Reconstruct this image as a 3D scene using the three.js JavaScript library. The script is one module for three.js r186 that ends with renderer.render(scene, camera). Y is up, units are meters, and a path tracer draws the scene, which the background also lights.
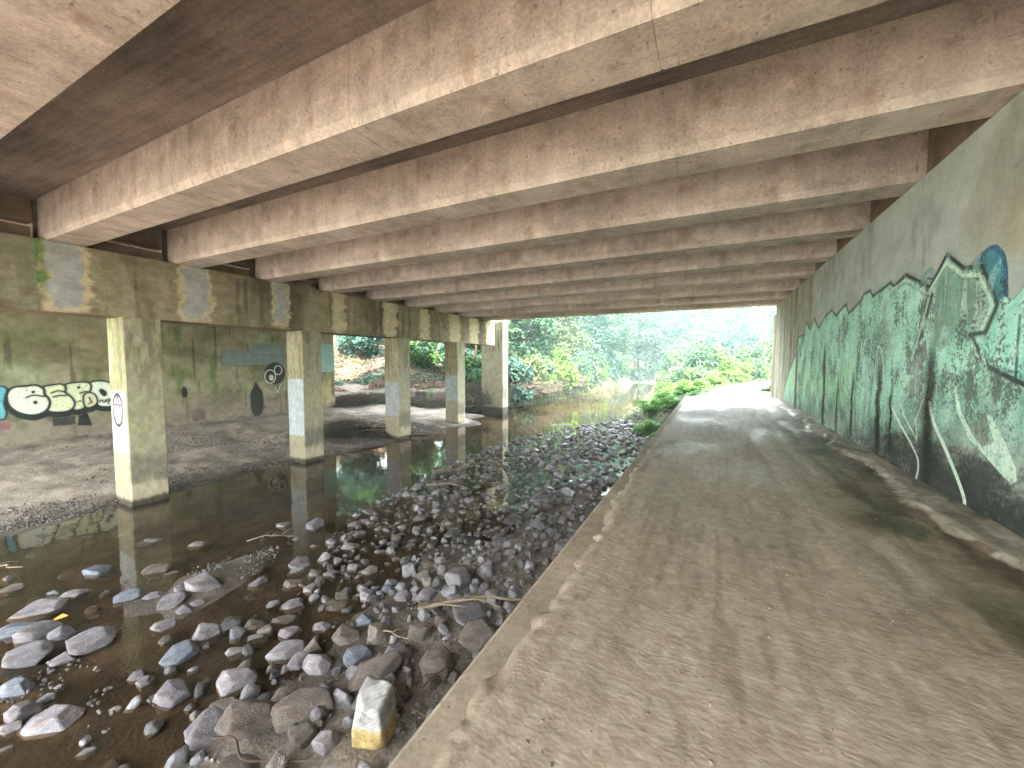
import * as THREE from 'three';
import { mergeGeometries, mergeVertices } from 'three/addons/utils/BufferGeometryUtils.js';

// ---------------------------------------------------------------- camera, sky, sun, exposure
const scene = new THREE.Scene();
const camera = new THREE.PerspectiveCamera(87.66, 1024 / 768, 0.05, 900);
camera.position.set(0, 1.6, 0);
camera.lookAt(-0.4466, 1.545, -0.8932);

const SUN = new THREE.Vector3(0.30, 0.78, 0.55).normalize();        // behind the photographer, high
function skyTexture() {
  const w = 256, h = 128, d = new Float32Array(w * h * 4);
  for (let j = 0; j < h; j++) for (let i = 0; i < w; i++) {
    const el = ((j + 0.5) / h - 0.5) * Math.PI, k = Math.max(0, Math.sin(el));
    const b = 0.92 + 0.16 * Math.sin(i / w * Math.PI * 2 * 3 + 1.3 * Math.sin(j * 0.11)) * 0.3 * (1 - k);
    const o = (j * w + i) * 4;
    d[o] = b * (1.04 - 0.30 * k); d[o + 1] = b * (1.06 - 0.20 * k); d[o + 2] = b * (1.08 - 0.06 * k); d[o + 3] = 1;
  }
  const t = new THREE.DataTexture(d, w, h, THREE.RGBAFormat, THREE.FloatType);
  t.mapping = THREE.EquirectangularReflectionMapping; t.magFilter = t.minFilter = THREE.LinearFilter; t.needsUpdate = true;
  return t;
}
scene.background = skyTexture();
scene.environment = scene.background;
const sun = new THREE.DirectionalLight(0xfff6ec, 2.6);
sun.position.copy(SUN).multiplyScalar(120); sun.target.position.set(0, 0, -15);
sun.castShadow = true; sun.shadow.radius = 3; sun.shadow.mapSize.set(4096, 4096);
Object.assign(sun.shadow.camera, { left: -90, right: 90, top: 90, bottom: -90, near: 1, far: 300 });
scene.add(sun, sun.target);
scene.fog = new THREE.FogExp2(0xd4f2ea, 0.0021);
const renderer = new THREE.WebGLRenderer({ antialias: true });
renderer.toneMapping = THREE.LinearToneMapping;
renderer.toneMappingExposure = 21.5;
renderer.shadowMap.enabled = true;

// ---------------------------------------------------------------- helpers
function rngOf(seed) { let a = seed >>> 0; return () => { a = (a + 0x6D2B79F5) | 0; let t = Math.imul(a ^ (a >>> 15), 1 | a); t = (t + Math.imul(t ^ (t >>> 7), 61 | t)) ^ t; return ((t ^ (t >>> 14)) >>> 0) / 4294967296; }; }
const hash = (x, y, s) => { let h = Math.imul(x, 374761393) ^ Math.imul(y, 668265263) ^ Math.imul(s, 1274126177); h = Math.imul(h ^ (h >>> 13), 1274126177); return ((h ^ (h >>> 16)) >>> 0) / 4294967296; };
function vnoise(x, y, s = 0, per = 0) {
  const xi = Math.floor(x), yi = Math.floor(y), fx = x - xi, fy = y - yi, u = fx * fx * (3 - 2 * fx), v = fy * fy * (3 - 2 * fy);
  const w = per ? (n) => ((n % per) + per) % per : (n) => n;
  const a = hash(w(xi), w(yi), s), b = hash(w(xi + 1), w(yi), s), c = hash(w(xi), w(yi + 1), s), d = hash(w(xi + 1), w(yi + 1), s);
  return a + (b - a) * u + (c - a) * v + (a - b - c + d) * u * v;
}
function fbm(x, y, oct = 4, s = 0, per = 0) { let t = 0, a = 0.5, n = 0; for (let i = 0; i < oct; i++) { t += a * vnoise(x, y, s + i * 17, per); n += a; a *= 0.5; x *= 2; y *= 2; per *= 2; } return t / n; }
const clamp = (x, a = 0, b = 1) => Math.min(b, Math.max(a, x));
const smooth = (a, b, x) => { const t = clamp((x - a) / (b - a)); return t * t * (3 - 2 * t); };
const lerp = (a, b, t) => a + (b - a) * t;
function poly(points, x) {                                           // piecewise linear table, x ascending
  if (x <= points[0][0]) return points[0][1];
  for (let i = 1; i < points.length; i++) if (x <= points[i][0]) return lerp(points[i - 1][1], points[i][1], (x - points[i - 1][0]) / (points[i][0] - points[i - 1][0]));
  return points[points.length - 1][1];
}
const taken = {};
function numbered(name) { const n = taken[name] = (taken[name] ?? -1) + 1; return n ? `${name}_${String(n).padStart(3, '0')}` : name; }
function finish(o) { o.traverse((m) => { if (m.isMesh) { m.castShadow = true; m.receiveShadow = true; } }); return o; }
function tag(o, label, category, group, kind) { o.userData = { label, category }; if (group) o.userData.group = group; if (kind) o.userData.kind = kind; return o; }
function thing(name, label, category, group, at = [0, 0, 0]) { const g = new THREE.Group(); g.name = numbered(name); g.position.set(...at); tag(g, label, category, group); scene.add(g); return g; }
function part(name, geometry, material, parent) { const m = new THREE.Mesh(geometry, material); m.name = name; m.castShadow = m.receiveShadow = true; parent.add(m); return m; }
function solo(name, geometry, material, label, category, group, kind) { const m = new THREE.Mesh(geometry, material); m.name = numbered(name); m.castShadow = m.receiveShadow = true; tag(m, label, category, group, kind); scene.add(m); return m; }
function structure(name, geometry, material, label, category) { return solo(name, geometry, material, label, category, null, 'structure'); }

// colour texture from a per-pixel function (sRGB 0..255), bump or roughness from one channel
function dataTex(w, h, fn, srgb = true, wrap = true) {
  const d = new Uint8Array(w * h * 4), c = [0, 0, 0];
  for (let j = 0; j < h; j++) for (let i = 0; i < w; i++) { fn(i, j, c); const o = (j * w + i) * 4; d[o] = clamp(c[0], 0, 255); d[o + 1] = clamp(c[1], 0, 255); d[o + 2] = clamp(c[2], 0, 255); d[o + 3] = 255; }
  const t = new THREE.DataTexture(d, w, h, THREE.RGBAFormat); t.magFilter = THREE.LinearFilter; t.minFilter = THREE.LinearMipmapLinearFilter; t.generateMipmaps = true;
  if (srgb) t.colorSpace = THREE.SRGBColorSpace; if (wrap) t.wrapS = t.wrapT = THREE.RepeatWrapping; t.needsUpdate = true; return t;
}
// canvas, drawn on, then reworked pixel by pixel
function canvasTex(w, h, draw, post) {
  const cv = document.createElement('canvas'); cv.width = w; cv.height = h;
  const g = cv.getContext('2d'); draw(g, w, h);
  if (post) { const im = g.getImageData(0, 0, w, h), d = im.data, c = [0, 0, 0, 0]; for (let j = 0; j < h; j++) for (let i = 0; i < w; i++) { const o = (j * w + i) * 4; c[0] = d[o]; c[1] = d[o + 1]; c[2] = d[o + 2]; c[3] = d[o + 3]; post(i, j, c); d[o] = clamp(c[0], 0, 255); d[o + 1] = clamp(c[1], 0, 255); d[o + 2] = clamp(c[2], 0, 255); d[o + 3] = clamp(c[3], 0, 255); } g.putImageData(im, 0, 0); }
  const t = new THREE.CanvasTexture(cv); t.colorSpace = THREE.SRGBColorSpace; return t;
}
const mixc = (c, r, g, b, t) => { c[0] = lerp(c[0], r, t); c[1] = lerp(c[1], g, t); c[2] = lerp(c[2], b, t); };

// ---------------------------------------------------------------- shared maps
const TILE = 1024;
const bumpConcrete = dataTex(TILE, TILE, (i, j, c) => {
  const x = i / TILE, y = j / TILE;
  let v = 120 + 70 * (fbm(x * 8, y * 8, 3, 3, 8) - 0.5) + 60 * (fbm(x * 96, y * 96, 3, 5, 96) - 0.5);
  const pit = vnoise(x * 160, y * 160, 9, 160); if (pit > 0.9) v -= (pit - 0.9) * 700;
  c[0] = c[1] = c[2] = v;
}, false);
const mapConcrete = dataTex(TILE, TILE, (i, j, c) => {              // 4 m: pale form-cast concrete with pits, runs and grime
  const x = i / TILE, y = j / TILE;
  const big = fbm(x * 4, y * 4, 4, 11, 4), runs = fbm(x * 48, y * 3, 3, 21, 0) * 0.5 + fbm(x * 40, y * 4, 3, 23, 4) * 0.5, fine = fbm(x * 200, y * 200, 2, 31, 200), mid = fbm(x * 20, y * 20, 3, 41, 20);
  const k = 0.89 + 0.26 * (big - 0.5) + 0.16 * (runs - 0.5) + 0.26 * (mid - 0.5) + 0.20 * (fine - 0.5);
  c[0] = 206 * k; c[1] = 189 * k; c[2] = 173 * k;
  const rust = fbm(x * 14, y * 14, 3, 51, 14); if (rust > 0.66) mixc(c, 150, 108, 82, (rust - 0.66) * 2.0);
  const pit = vnoise(x * 160, y * 160, 9, 160); if (pit > 0.92) mixc(c, 70, 58, 50, (pit - 0.92) * 8);
  const spot = vnoise(x * 60, y * 60, 71, 60); if (spot > 0.93) mixc(c, 92, 74, 64, (spot - 0.93) * 7);
  const lime = fbm(x * 10, y * 5, 4, 61, 0) ; if (lime > 0.64) mixc(c, 214, 204, 190, (lime - 0.64) * 2.2);
});
const mapSoffit = dataTex(TILE, TILE, (i, j, c) => {                // 4 m: board-marked slab underside, mottled brown, darker than the beams
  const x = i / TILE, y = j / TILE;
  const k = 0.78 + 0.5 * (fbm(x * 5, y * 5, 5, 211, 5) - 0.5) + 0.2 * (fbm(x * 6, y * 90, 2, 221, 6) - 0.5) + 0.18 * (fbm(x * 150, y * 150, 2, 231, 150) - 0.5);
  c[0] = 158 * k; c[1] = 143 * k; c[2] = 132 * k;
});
function withRepeat(t, u, v = u) { const c = t.clone(); c.repeat.set(u, v); c.needsUpdate = true; return c; }
const bump4 = withRepeat(bumpConcrete, 0.25), con4 = withRepeat(mapConcrete, 0.25), sof4 = withRepeat(mapSoffit, 0.25);
const M = {};
M.beam = new THREE.MeshStandardMaterial({ map: con4, bumpMap: bump4, bumpScale: 0.008, roughness: 0.9 });
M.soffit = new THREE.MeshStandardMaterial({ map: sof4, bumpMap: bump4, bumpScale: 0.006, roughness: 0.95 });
M.block = new THREE.MeshStandardMaterial({ map: con4, color: 0xb3a695, bumpMap: bump4, bumpScale: 0.008, roughness: 0.95 });
M.rubber = new THREE.MeshStandardMaterial({ color: 0x1c1a18, roughness: 0.8 });

// box with uv in metres on every face, optional chamfer-free
function boxM(x0, x1, y0, y1, z0, z1, ox = 0, oy = 0) {
  const g = new THREE.BoxGeometry(x1 - x0, y1 - y0, z1 - z0); g.translate((x0 + x1) / 2, (y0 + y1) / 2, (z0 + z1) / 2);
  const p = g.attributes.position, n = g.attributes.normal, uv = g.attributes.uv;
  for (let i = 0; i < p.count; i++) { const X = p.getX(i), Y = p.getY(i), Z = p.getZ(i); if (Math.abs(n.getX(i)) > 0.5) uv.setXY(i, Z + ox, Y + oy); else if (Math.abs(n.getY(i)) > 0.5) uv.setXY(i, X + ox, Z + oy); else uv.setXY(i, X + ox, Y + oy); }
  return g;
}
// loft a closed section (array of [a, b]) along stations; faces flat shaded, uv in metres. place(a, b, t) -> [x, y, z]
function loft(section, stations, place, ox = 0, oy = 0, caps = true) {
  const pos = [], uv = [], n = section.length; const len = [0];
  for (let i = 0; i < n; i++) { const [a, b] = section[i], [c, d] = section[(i + 1) % n]; len.push(len[i] + Math.hypot(c - a, d - b)); }
  const cen = section.reduce((s, p) => [s[0] + p[0] / n, s[1] + p[1] / n], [0, 0]);
  const pt = (k, st) => { const [a, b] = section[k % n], q = st.inset || 0, da = a - cen[0], db = b - cen[1]; return place(a - Math.sign(da) * q, b - (db < 0 ? -q : 0), st.t); };
  for (let s = 0; s + 1 < stations.length; s++) for (let k = 0; k < n; k++) {
    const A = pt(k, stations[s]), B = pt(k + 1, stations[s]), C = pt(k + 1, stations[s + 1]), D = pt(k, stations[s + 1]);
    pos.push(...A, ...B, ...C, ...A, ...C, ...D);
    const u0 = stations[s].t + ox, u1 = stations[s + 1].t + ox, v0 = len[k] + oy, v1 = len[k + 1] + oy;
    uv.push(u0, v0, u0, v1, u1, v1, u0, v0, u1, v1, u1, v0);
  }
  if (caps) for (const st of [stations[0], stations[stations.length - 1]]) for (let k = 1; k + 1 < n; k++) { const f = st === stations[0]; const T = f ? [0, k + 1, k] : [0, k, k + 1]; for (const q of T) { pos.push(...pt(q, st)); uv.push(section[q][0], section[q][1]); } }
  const g = new THREE.BufferGeometry(); g.setAttribute('position', new THREE.Float32BufferAttribute(pos, 3)); g.setAttribute('uv', new THREE.Float32BufferAttribute(uv, 2)); g.computeVertexNormals(); return g;
}

// ---------------------------------------------------------------- dimensions (metres)
const WATER = -1.70, WALL_X = 2.38, PATH_L = -1.13, CAP_X = -11.75, CAP_B = -12.55, LEFT_X = -19.0;
const SEAT = 4.0, SOFFIT = 4.82, BEAM_W = 0.62, PITCH = 2.11, NEAR_Z = 4.3, FAR_Z = -20.56;

// ================================================================ bridge deck: slab, beams, end blocks
const deck = thing('bridge_deck', 'concrete bridge deck overhead with deep parallel beams spanning creek and path', 'bridge deck');
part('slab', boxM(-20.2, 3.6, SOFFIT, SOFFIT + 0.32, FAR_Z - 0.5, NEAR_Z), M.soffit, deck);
{
  const joints = [-9.3, -6.33, -3.35, -0.4];
  for (let k = -2; k <= 9; k++) {
    const z0 = -0.93 - PITCH * k, z1 = z0 - BEAM_W, c = 0.035;      // near face, far face
    if (z0 > NEAR_Z) continue;
    const sec = [[z0, SOFFIT + 0.002], [z0 + 0.012, SEAT + 0.09], [z0 - c, SEAT], [z1 + c, SEAT], [z1 - 0.012, SEAT + 0.09], [z1, SOFFIT + 0.002]];
    const st = [{ t: -12.02 }];
    for (const j of joints) { const q = j + (hash(k + 9, Math.round(j * 10), 3) - 0.5) * 0.12; st.push({ t: q - 0.012 }, { t: q - 0.006, inset: 0.005 }, { t: q + 0.006, inset: 0.005 }, { t: q + 0.012 }); }
    st.push({ t: WALL_X + 0.36 });
    const beam = part('beam', loft(sec, st, (z, y, x) => [x, y, z], k * 1.37, k * 0.83), M.beam, deck);
    if (k < 0) continue;
    part('side_span_beam', loft(sec, [{ t: -19.3 }, { t: -12.30 }], (z, y, x) => [x, y, z], k * 0.7, 1), M.beam, deck);
    // blocking between beams over the pier cap, with the open joint above the lower block
    if (k < 9) {
      const a = z1 - 0.05, b = z1 - (PITCH - BEAM_W) + 0.06;
      part('end_diaphragm', boxM(-12.42, -12.12, SEAT + 0.36, SOFFIT + 0.002, b, a, k), M.block, deck);
      part('seat_block', boxM(-12.36, -12.02, SEAT - 0.002, SEAT + 0.25, b + 0.05, a - 0.08, k * 2, 0.4), M.block, deck);
      part('wall_diaphragm', boxM(WALL_X + 0.06, WALL_X + 0.3, SEAT + 0.02, SOFFIT + 0.002, b - 0.012, a + 0.012, k * 3, 0.7), M.block, deck);
    }
    part('bearing_pad', boxM(-12.01, -11.80, SEAT - 0.014, SEAT + 0.003, z1 + 0.1, z0 - 0.1), M.rubber, beam);
  }
  // edge beam beyond the last girder, with scupper outlets hanging from it
  const ez0 = FAR_Z - 0.18, ez1 = FAR_Z - 0.5;
  const edge = part('edge_beam', loft([[ez0, SOFFIT], [ez0, SEAT + 0.2], [ez1, SEAT + 0.2], [ez1, SOFFIT + 0.6]], [{ t: -13 }, { t: 3.4 }], (z, y, x) => [x, y, z], 2, 3), M.block, deck);
  for (const x of [-11.2, -7.4, -2.2, 1.0]) part('scupper', boxM(x - 0.16, x + 0.16, SEAT + 0.05, SEAT + 0.26, FAR_Z - 0.40, FAR_Z - 0.19), M.rubber, edge);
  const nz = NEAR_Z;
  part('edge_beam', loft([[nz + 0.25, SOFFIT + 0.6], [nz + 0.25, SEAT + 0.3], [nz, SEAT + 0.3], [nz, SOFFIT + 0.6]], [{ t: -20.2 }, { t: 3.6 }], (z, y, x) => [x, y, z], 2, 3), M.block, deck);
}

// ================================================================ pier: cap beam on four square columns
function grime(c, i, j, seed, f = 0.02, amount = 60) { const n = fbm(i * f, j * f, 5, seed) - 0.5, m = fbm(i * 0.25, j * 0.25, 2, seed + 5) - 0.5; for (let k = 0; k < 3; k++) c[k] += n * amount + m * amount * 0.45; }
const CAP_S0 = 1.6, CAP_S1 = 21.2, CAP_Y0 = 2.6, CAP_Y1 = 3.988;
const capMap = canvasTex(2048, 192, (g, w, h) => { g.fillStyle = '#8d8164'; g.fillRect(0, 0, w, h); }, (i, j, c) => {
  const s = CAP_S0 + (i / 2048) * (CAP_S1 - CAP_S0), y = CAP_Y1 - (j / 192) * (CAP_Y1 - CAP_Y0), wob = (fbm(i * 0.03, j * 0.05, 4, 301) - 0.5);
  // wet brown stretches between the girder ends, greener under the joints
  const wet = fbm(s * 1.1, y * 0.35, 4, 311); mixc(c, 84, 70, 48, smooth(0.40, 0.64, wet) * 0.7);
  const green = fbm(s * 1.7 + 9, y * 0.5, 4, 321); mixc(c, 122, 122, 88, smooth(0.48, 0.74, green) * 0.6);
  const run = fbm(s * 5, y * 0.6, 5, 331); mixc(c, 66, 56, 42, smooth(0.56, 0.84, run) * 0.5); mixc(c, 182, 172, 146, smooth(0.58, 0.84, fbm(s * 4 + 40, y * 0.6, 5, 341)) * 0.5);
  // scoured pale patches with a flaking lime edge below each girder
  for (const [a, b, gr] of [[3.02, 3.56, 1], [5.27, 5.86, 1], [7.62, 8.02, 1], [9.72, 10.12, 0], [12.1, 12.75, 0], [14.3, 14.9, 0], [16.6, 17.4, 0], [18.4, 19.2, 0], [20.2, 21.1, 0]]) {
    const e = wob * 0.34, d = Math.min(s - a - e, b - s + e), top = y + wob * 0.3;
    if (d > -0.16) { mixc(c, 196, 178, 140, smooth(-0.13, -0.02, d + wob * 0.1) * smooth(2.55, 2.72, top) * 0.9); if (gr) mixc(c, 158, 158, 152, smooth(0.0, 0.05, d) * smooth(2.66, 2.78, top) * 0.95); else mixc(c, 205, 196, 160, smooth(0.0, 0.2, d) * 0.5); }
  }
  const moss = smooth(0.16, 0.02, Math.abs(s - 2.93 - wob * 0.2)) * smooth(2.75, 3.1, y) ; mixc(c, 92, 116, 58, moss * smooth(0.35, 0.6, fbm(i * 0.06, j * 0.03, 3, 351)));
  if (s < 2.9) mixc(c, 134, 134, 108, 0.5 * smooth(0.4, 0.6, fbm(s * 2, y * 2, 3, 371)));
  grime(c, i, j, 381, 0.05, 46);
});
M.cap = new THREE.MeshStandardMaterial({ map: capMap, bumpMap: bump4, bumpScale: 0.012, roughness: 0.9 });
M.capPlain = new THREE.MeshStandardMaterial({ map: con4, color: 0x9c9276, bumpMap: bump4, bumpScale: 0.012, roughness: 0.95 });
const pier = thing('bridge_pier', 'stained concrete pier cap on square columns standing in the creek', 'bridge pier');
{
  const g = boxM(CAP_B, CAP_X, CAP_Y0, CAP_Y1, -CAP_S1, -CAP_S0), uv = g.attributes.uv, n = g.attributes.normal, p = g.attributes.position;
  for (let i = 0; i < p.count; i++) if (n.getX(i) > 0.5) uv.setXY(i, (-p.getZ(i) - CAP_S0) / (CAP_S1 - CAP_S0), (p.getY(i) - CAP_Y0) / (CAP_Y1 - CAP_Y0));
  M.cap.bumpMap = withRepeat(bumpConcrete, 5, 0.35);
  part('pier_cap', g, [M.cap, M.capPlain, M.capPlain, M.capPlain, M.capPlain, M.cap], pier);
  part('pier_cap', boxM(CAP_B, CAP_X - 0.004, CAP_Y0 + 0.003, CAP_Y1 - 0.003, -CAP_S0 + 0.004, NEAR_Z - 0.1), M.capPlain, pier);
}
const COL_Y0 = -2.4, COL_Y1 = 2.602;
function columnMap(seed, o) {
  const W = 512, H = 1024, yOf = (j) => COL_Y1 - (j / H) * (COL_Y1 - COL_Y0), jOf = (y) => (COL_Y1 - y) / (COL_Y1 - COL_Y0) * H;
  return canvasTex(W, H, (g) => {
    g.fillStyle = o.front; g.fillRect(0, 0, W / 2, H); g.fillStyle = o.side; g.fillRect(W / 2, 0, W / 2, H);
  }, (i, j, c) => {
    const y = yOf(j), f = i < W / 2, wob = (fbm(i * 0.03, j * 0.03, 5, seed) - 0.5) * 0.6, run = fbm(i * 0.06, j * 0.006, 3, seed + 11), yy = y + wob * 0.5;
    if (f) {
      mixc(c, ...o.frontTop, smooth(0.4, 0.62, run) * smooth(0.7, 1.2, yy) * 0.9);
      if (o.streaks) { mixc(c, 182, 178, 146, smooth(0.46, 0.6, run) * smooth(0.9, 1.4, y) * smooth(200, 60, i) * 0.9); mixc(c, 116, 142, 62, smooth(0.5, 0.7, fbm(i * 0.08 + 31, j * 0.008, 3, seed + 13)) * smooth(0.6, 1, y) * 0.8); }
      mixc(c, ...o.frontLow, smooth(-0.6, -1.1, yy) * 0.7);
    } else {
      mixc(c, ...o.sideTop, smooth(0.42, 0.6, fbm(i * 0.02, j * 0.006, 4, seed + 21)) * smooth(0.8, 1.8, yy));
      mixc(c, 150, 152, 110, smooth(0.5, 0.66, fbm(i * 0.03, j * 0.01, 4, seed + 25)) * 0.6);
      mixc(c, 98, 92, 80, smooth(-0.4, -0.75, yy) * smooth(-1.35, -1.0, yy) * 0.65);
      mixc(c, 180, 162, 138, smooth(-1.1, -1.25, yy) * 0.7);
    }
    if (f && o.patch) { const [a, b, r, gg, bl] = o.patch, e = wob * 0.07; mixc(c, r, gg, bl, smooth(a + e - 0.02, a + e + 0.015, y) * smooth(b + e + 0.015, b + e - 0.02, y) * (0.78 + 0.2 * smooth(0.3, 0.6, fbm(i * 0.03, j * 0.12, 3, seed + 61)))); }
    if (f && o.tag && y > -0.5 && y < 0.95) {                       // sprayed ellipse with a pink centre
      const u = (i / 256), ex = (u - 0.44) / 0.30, ey = (y - 0.5) / 0.36, r = Math.hypot(ex, ey);
      if (r < 0.72 && Math.abs(u - 0.46) < 0.16 * (1 - (y - 0.2) * 0.9)) mixc(c, 214, 172, 182, 0.85);
      if (Math.abs(r - 1) < 0.1 || (y > 0.2 && y < 0.86 && (Math.abs(u - (0.44 - 0.20 * (0.86 - y) / 0.6)) < 0.022 || Math.abs(u - (0.44 + 0.24 * (0.86 - y) / 0.6)) < 0.022)) || (Math.abs(y - 0.62) < 0.012 && u > 0.2 && u < 0.72)) mixc(c, 34, 32, 36, 0.92);
    }
    if (f && o.mark) { const u = i / 256; if ((Math.abs(u - 0.4) < 0.02 && y > -0.1 && y < 0.6) || (Math.abs(y + 0.09) < 0.02 && u > 0.4 && u < 0.75)) mixc(c, 176, 150, 160, 0.7); }
    mixc(c, 66, 58, 44, smooth(-1.5, -1.62, y + wob * 0.1));          // tide mark
    grime(c, i, j, seed + 31, 0.04, 44);
  });
}
function columnGeo(x0, x1, z0, z1, y0, y1) {                         // chamfered post; z0 is the near face; front = left half of the map, the rest = right half
  const c = 0.022, P = [[x0 + c, z0], [x1 - c, z0], [x1, z0 - c], [x1, z1 + c], [x1 - c, z1], [x0 + c, z1], [x0, z1 + c], [x0, z0 - c]], pos = [], uv = [];
  for (let k = 0; k < 8; k++) {
    const [ax, az] = P[k], [bx, bz] = P[(k + 1) % 8], T = (x, z) => (k === 0 ? 0.5 * (x - x0) / (x1 - x0) : k >= 1 && k <= 3 ? 0.5 + 0.5 * (z0 - z) / (z0 - z1) : k === 4 ? 0.5 + 0.5 * (x1 - x) / (x1 - x0) : 0.5 + 0.5 * (z - z1) / (z0 - z1));
    pos.push(ax, y0, az, bx, y0, bz, bx, y1, bz, ax, y0, az, bx, y1, bz, ax, y1, az);
    const a = clamp(T(ax, az), 0.002, 0.998), b = clamp(T(bx, bz), 0.002, 0.998); uv.push(a, 0, b, 0, b, 1, a, 0, b, 1, a, 1);
  }
  for (let k = 1; k < 7; k++) { pos.push(P[0][0], y1, P[0][1], P[k][0], y1, P[k][1], P[k + 1][0], y1, P[k + 1][1]); uv.push(0.6, 1, 0.7, 1, 0.8, 0.99); }
  const g = new THREE.BufferGeometry(); g.setAttribute('position', new THREE.Float32BufferAttribute(pos, 3)); g.setAttribute('uv', new THREE.Float32BufferAttribute(uv, 2)); g.computeVertexNormals(); return g;
}
{
  const bare = { front: '#928b70', side: '#989278', frontTop: [116, 109, 78], frontLow: [146, 134, 110], sideTop: [122, 115, 90] };   // one concrete, weathered alike
  const kinds = [
    { ...bare, patch: [-0.5, 0.95, 178, 178, 175], tag: 1, streaks: 1 },
    { ...bare, patch: [-0.8, 1.05, 160, 168, 170], mark: 1 },
    { ...bare, patch: [-0.7, 0.75, 148, 152, 154] },
    { ...bare, patch: [-0.4, 0.9, 148, 154, 154] },
  ];
  [-4.13, -8.49, -12.89, -17.22].forEach((z, k) => {
    const m = new THREE.MeshStandardMaterial({ map: columnMap(400 + k * 50, kinds[k]), bumpMap: withRepeat(bumpConcrete, 0.4, 1.2), bumpScale: 0.008, roughness: 0.88 });
    part('column', columnGeo(CAP_B + 0.004, CAP_X - 0.003, z, z - 0.71, COL_Y0, COL_Y1), m, pier).userData.label = ['square column with a white painted patch and black oval tag', 'square column with a tall blue grey painted patch', 'square column with a grey patch, third along the pier', 'square column with pale sunlit side, last under the cap'][k];
  });
  const m = new THREE.MeshStandardMaterial({ map: columnMap(700, { ...bare }), roughness: 0.88 });
  const e = thing('end_pier', 'wide brown concrete pier standing in water beyond the end of the pier cap', 'pier');
  part('shaft', columnGeo(-13.3, -11.75, -22.2, -22.95, COL_Y0, 4.35), m, e);
}

// ================================================================ right abutment wall with its mural
const RS0 = 3.0, RS1 = 20.3, RY0 = -0.4, RY1 = 3.986;
const rx = (s, w) => (s - RS0) / (RS1 - RS0) * w, ry = (y, h) => (RY1 - y) / (RY1 - RY0) * h;
const STREAKS = [[6.6, 0.12, 1.75, 0.0], [8.27, 0.10, 1.5, 0.1], [11.78, 0.12, 1.9, -0.1], [15.3, 0.14, 1.9, -0.1], [7.75, 0.05, 1.2, 0.3], [9.6, 0.07, 1.3, 0.2], [10.6, 0.06, 1.2, 0.1]];
function mould(c, s, y, gr, k) { for (const [a, wd, y1, y0] of STREAKS) { const d = Math.abs(s - a + (fbm(y * 3, a, 3, 881) - 0.5) * 0.16) / wd; if (d < 1.6) mixc(c, 30, 29, 24, smooth(1.4, 0.3, d + (gr - 0.5) * 1.8) * smooth(y0 - 0.25, y0 + 0.25, y) * smooth(y1 + 0.25, y1 - 0.25, y) * k); } }
const wallMap = canvasTex(2048, 640, (g, w, h) => { g.fillStyle = '#b6beb2'; g.fillRect(0, 0, w, h); }, (i, j, c) => {
  const s = RS0 + i / 2048 * (RS1 - RS0), y = RY1 - j / 640 * (RY1 - RY0), wob = fbm(i * 0.01, j * 0.012, 5, 811) - 0.5, run = fbm(s * 6, y * 0.5, 4, 821);
  // roller-painted grey buff, worn through to tan concrete near the far end and in a few patches
  const bare = smooth(13.2, 13.5, s + wob * 0.4); mixc(c, 160, 154, 130, bare * 0.8);
  mixc(c, 112, 98, 72, bare * smooth(0.56, 0.72, run) * 0.9); mixc(c, 206, 196, 166, bare * smooth(0.6, 0.75, fbm(s * 5 + 7, y * 0.4, 4, 831)) * 0.7);
  mixc(c, 160, 152, 126, smooth(0.62, 0.74, fbm(s * 0.9, y * 1.1, 5, 841)) * 0.45);
  mixc(c, 178, 162, 128, smooth(0, 0.12, y - 2.46 + wob * 0.5 - (s - 5.1) * 0.7) * smooth(5.5, 5.25, s + wob * 0.6) * smooth(3.5, 3.0, y + wob * 0.8) * 0.5);
  mixc(c, 126, 130, 118, smooth(0.54, 0.8, fbm(s * 3, y * 0.9, 5, 851)) * 0.4);
  if (Math.abs(s - 13.38) < 0.02) mixc(c, 92, 84, 66, 0.8);
  for (const yj of [0.62, 1.62]) if (Math.abs(y - yj + wob * 0.01) < 0.008 && s < 13) mixc(c, 70, 70, 62, 0.4);
  // sprayed charcoal base with overspray grain
  const dk = smooth(1.7, -0.1, y + (s - 5) * 0.085 + wob * 0.7) * smooth(13.5, 8, s), gr = fbm(i * 0.22, j * 0.22, 3, 861), gr2 = fbm(i * 0.03, j * 0.03, 4, 871);
  mixc(c, 48, 50, 45, clamp(smooth(0.16, 0.98, dk + (gr - 0.5) * 0.6 + (gr2 - 0.5) * 0.5)) * 0.93);
  // black mould runs below the weep holes
  mould(c, s, y, gr, 0.9);
  grime(c, i, j, 891, 0.03, 34);
});
M.wall = new THREE.MeshStandardMaterial({ map: wallMap, bumpMap: withRepeat(bumpConcrete, 4.3, 1.1), bumpScale: 0.006, roughness: 0.8 });
M.wallPlain = new THREE.MeshStandardMaterial({ map: con4, color: 0xb9b8a2, bumpMap: bump4, bumpScale: 0.006, roughness: 0.85 });
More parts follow.
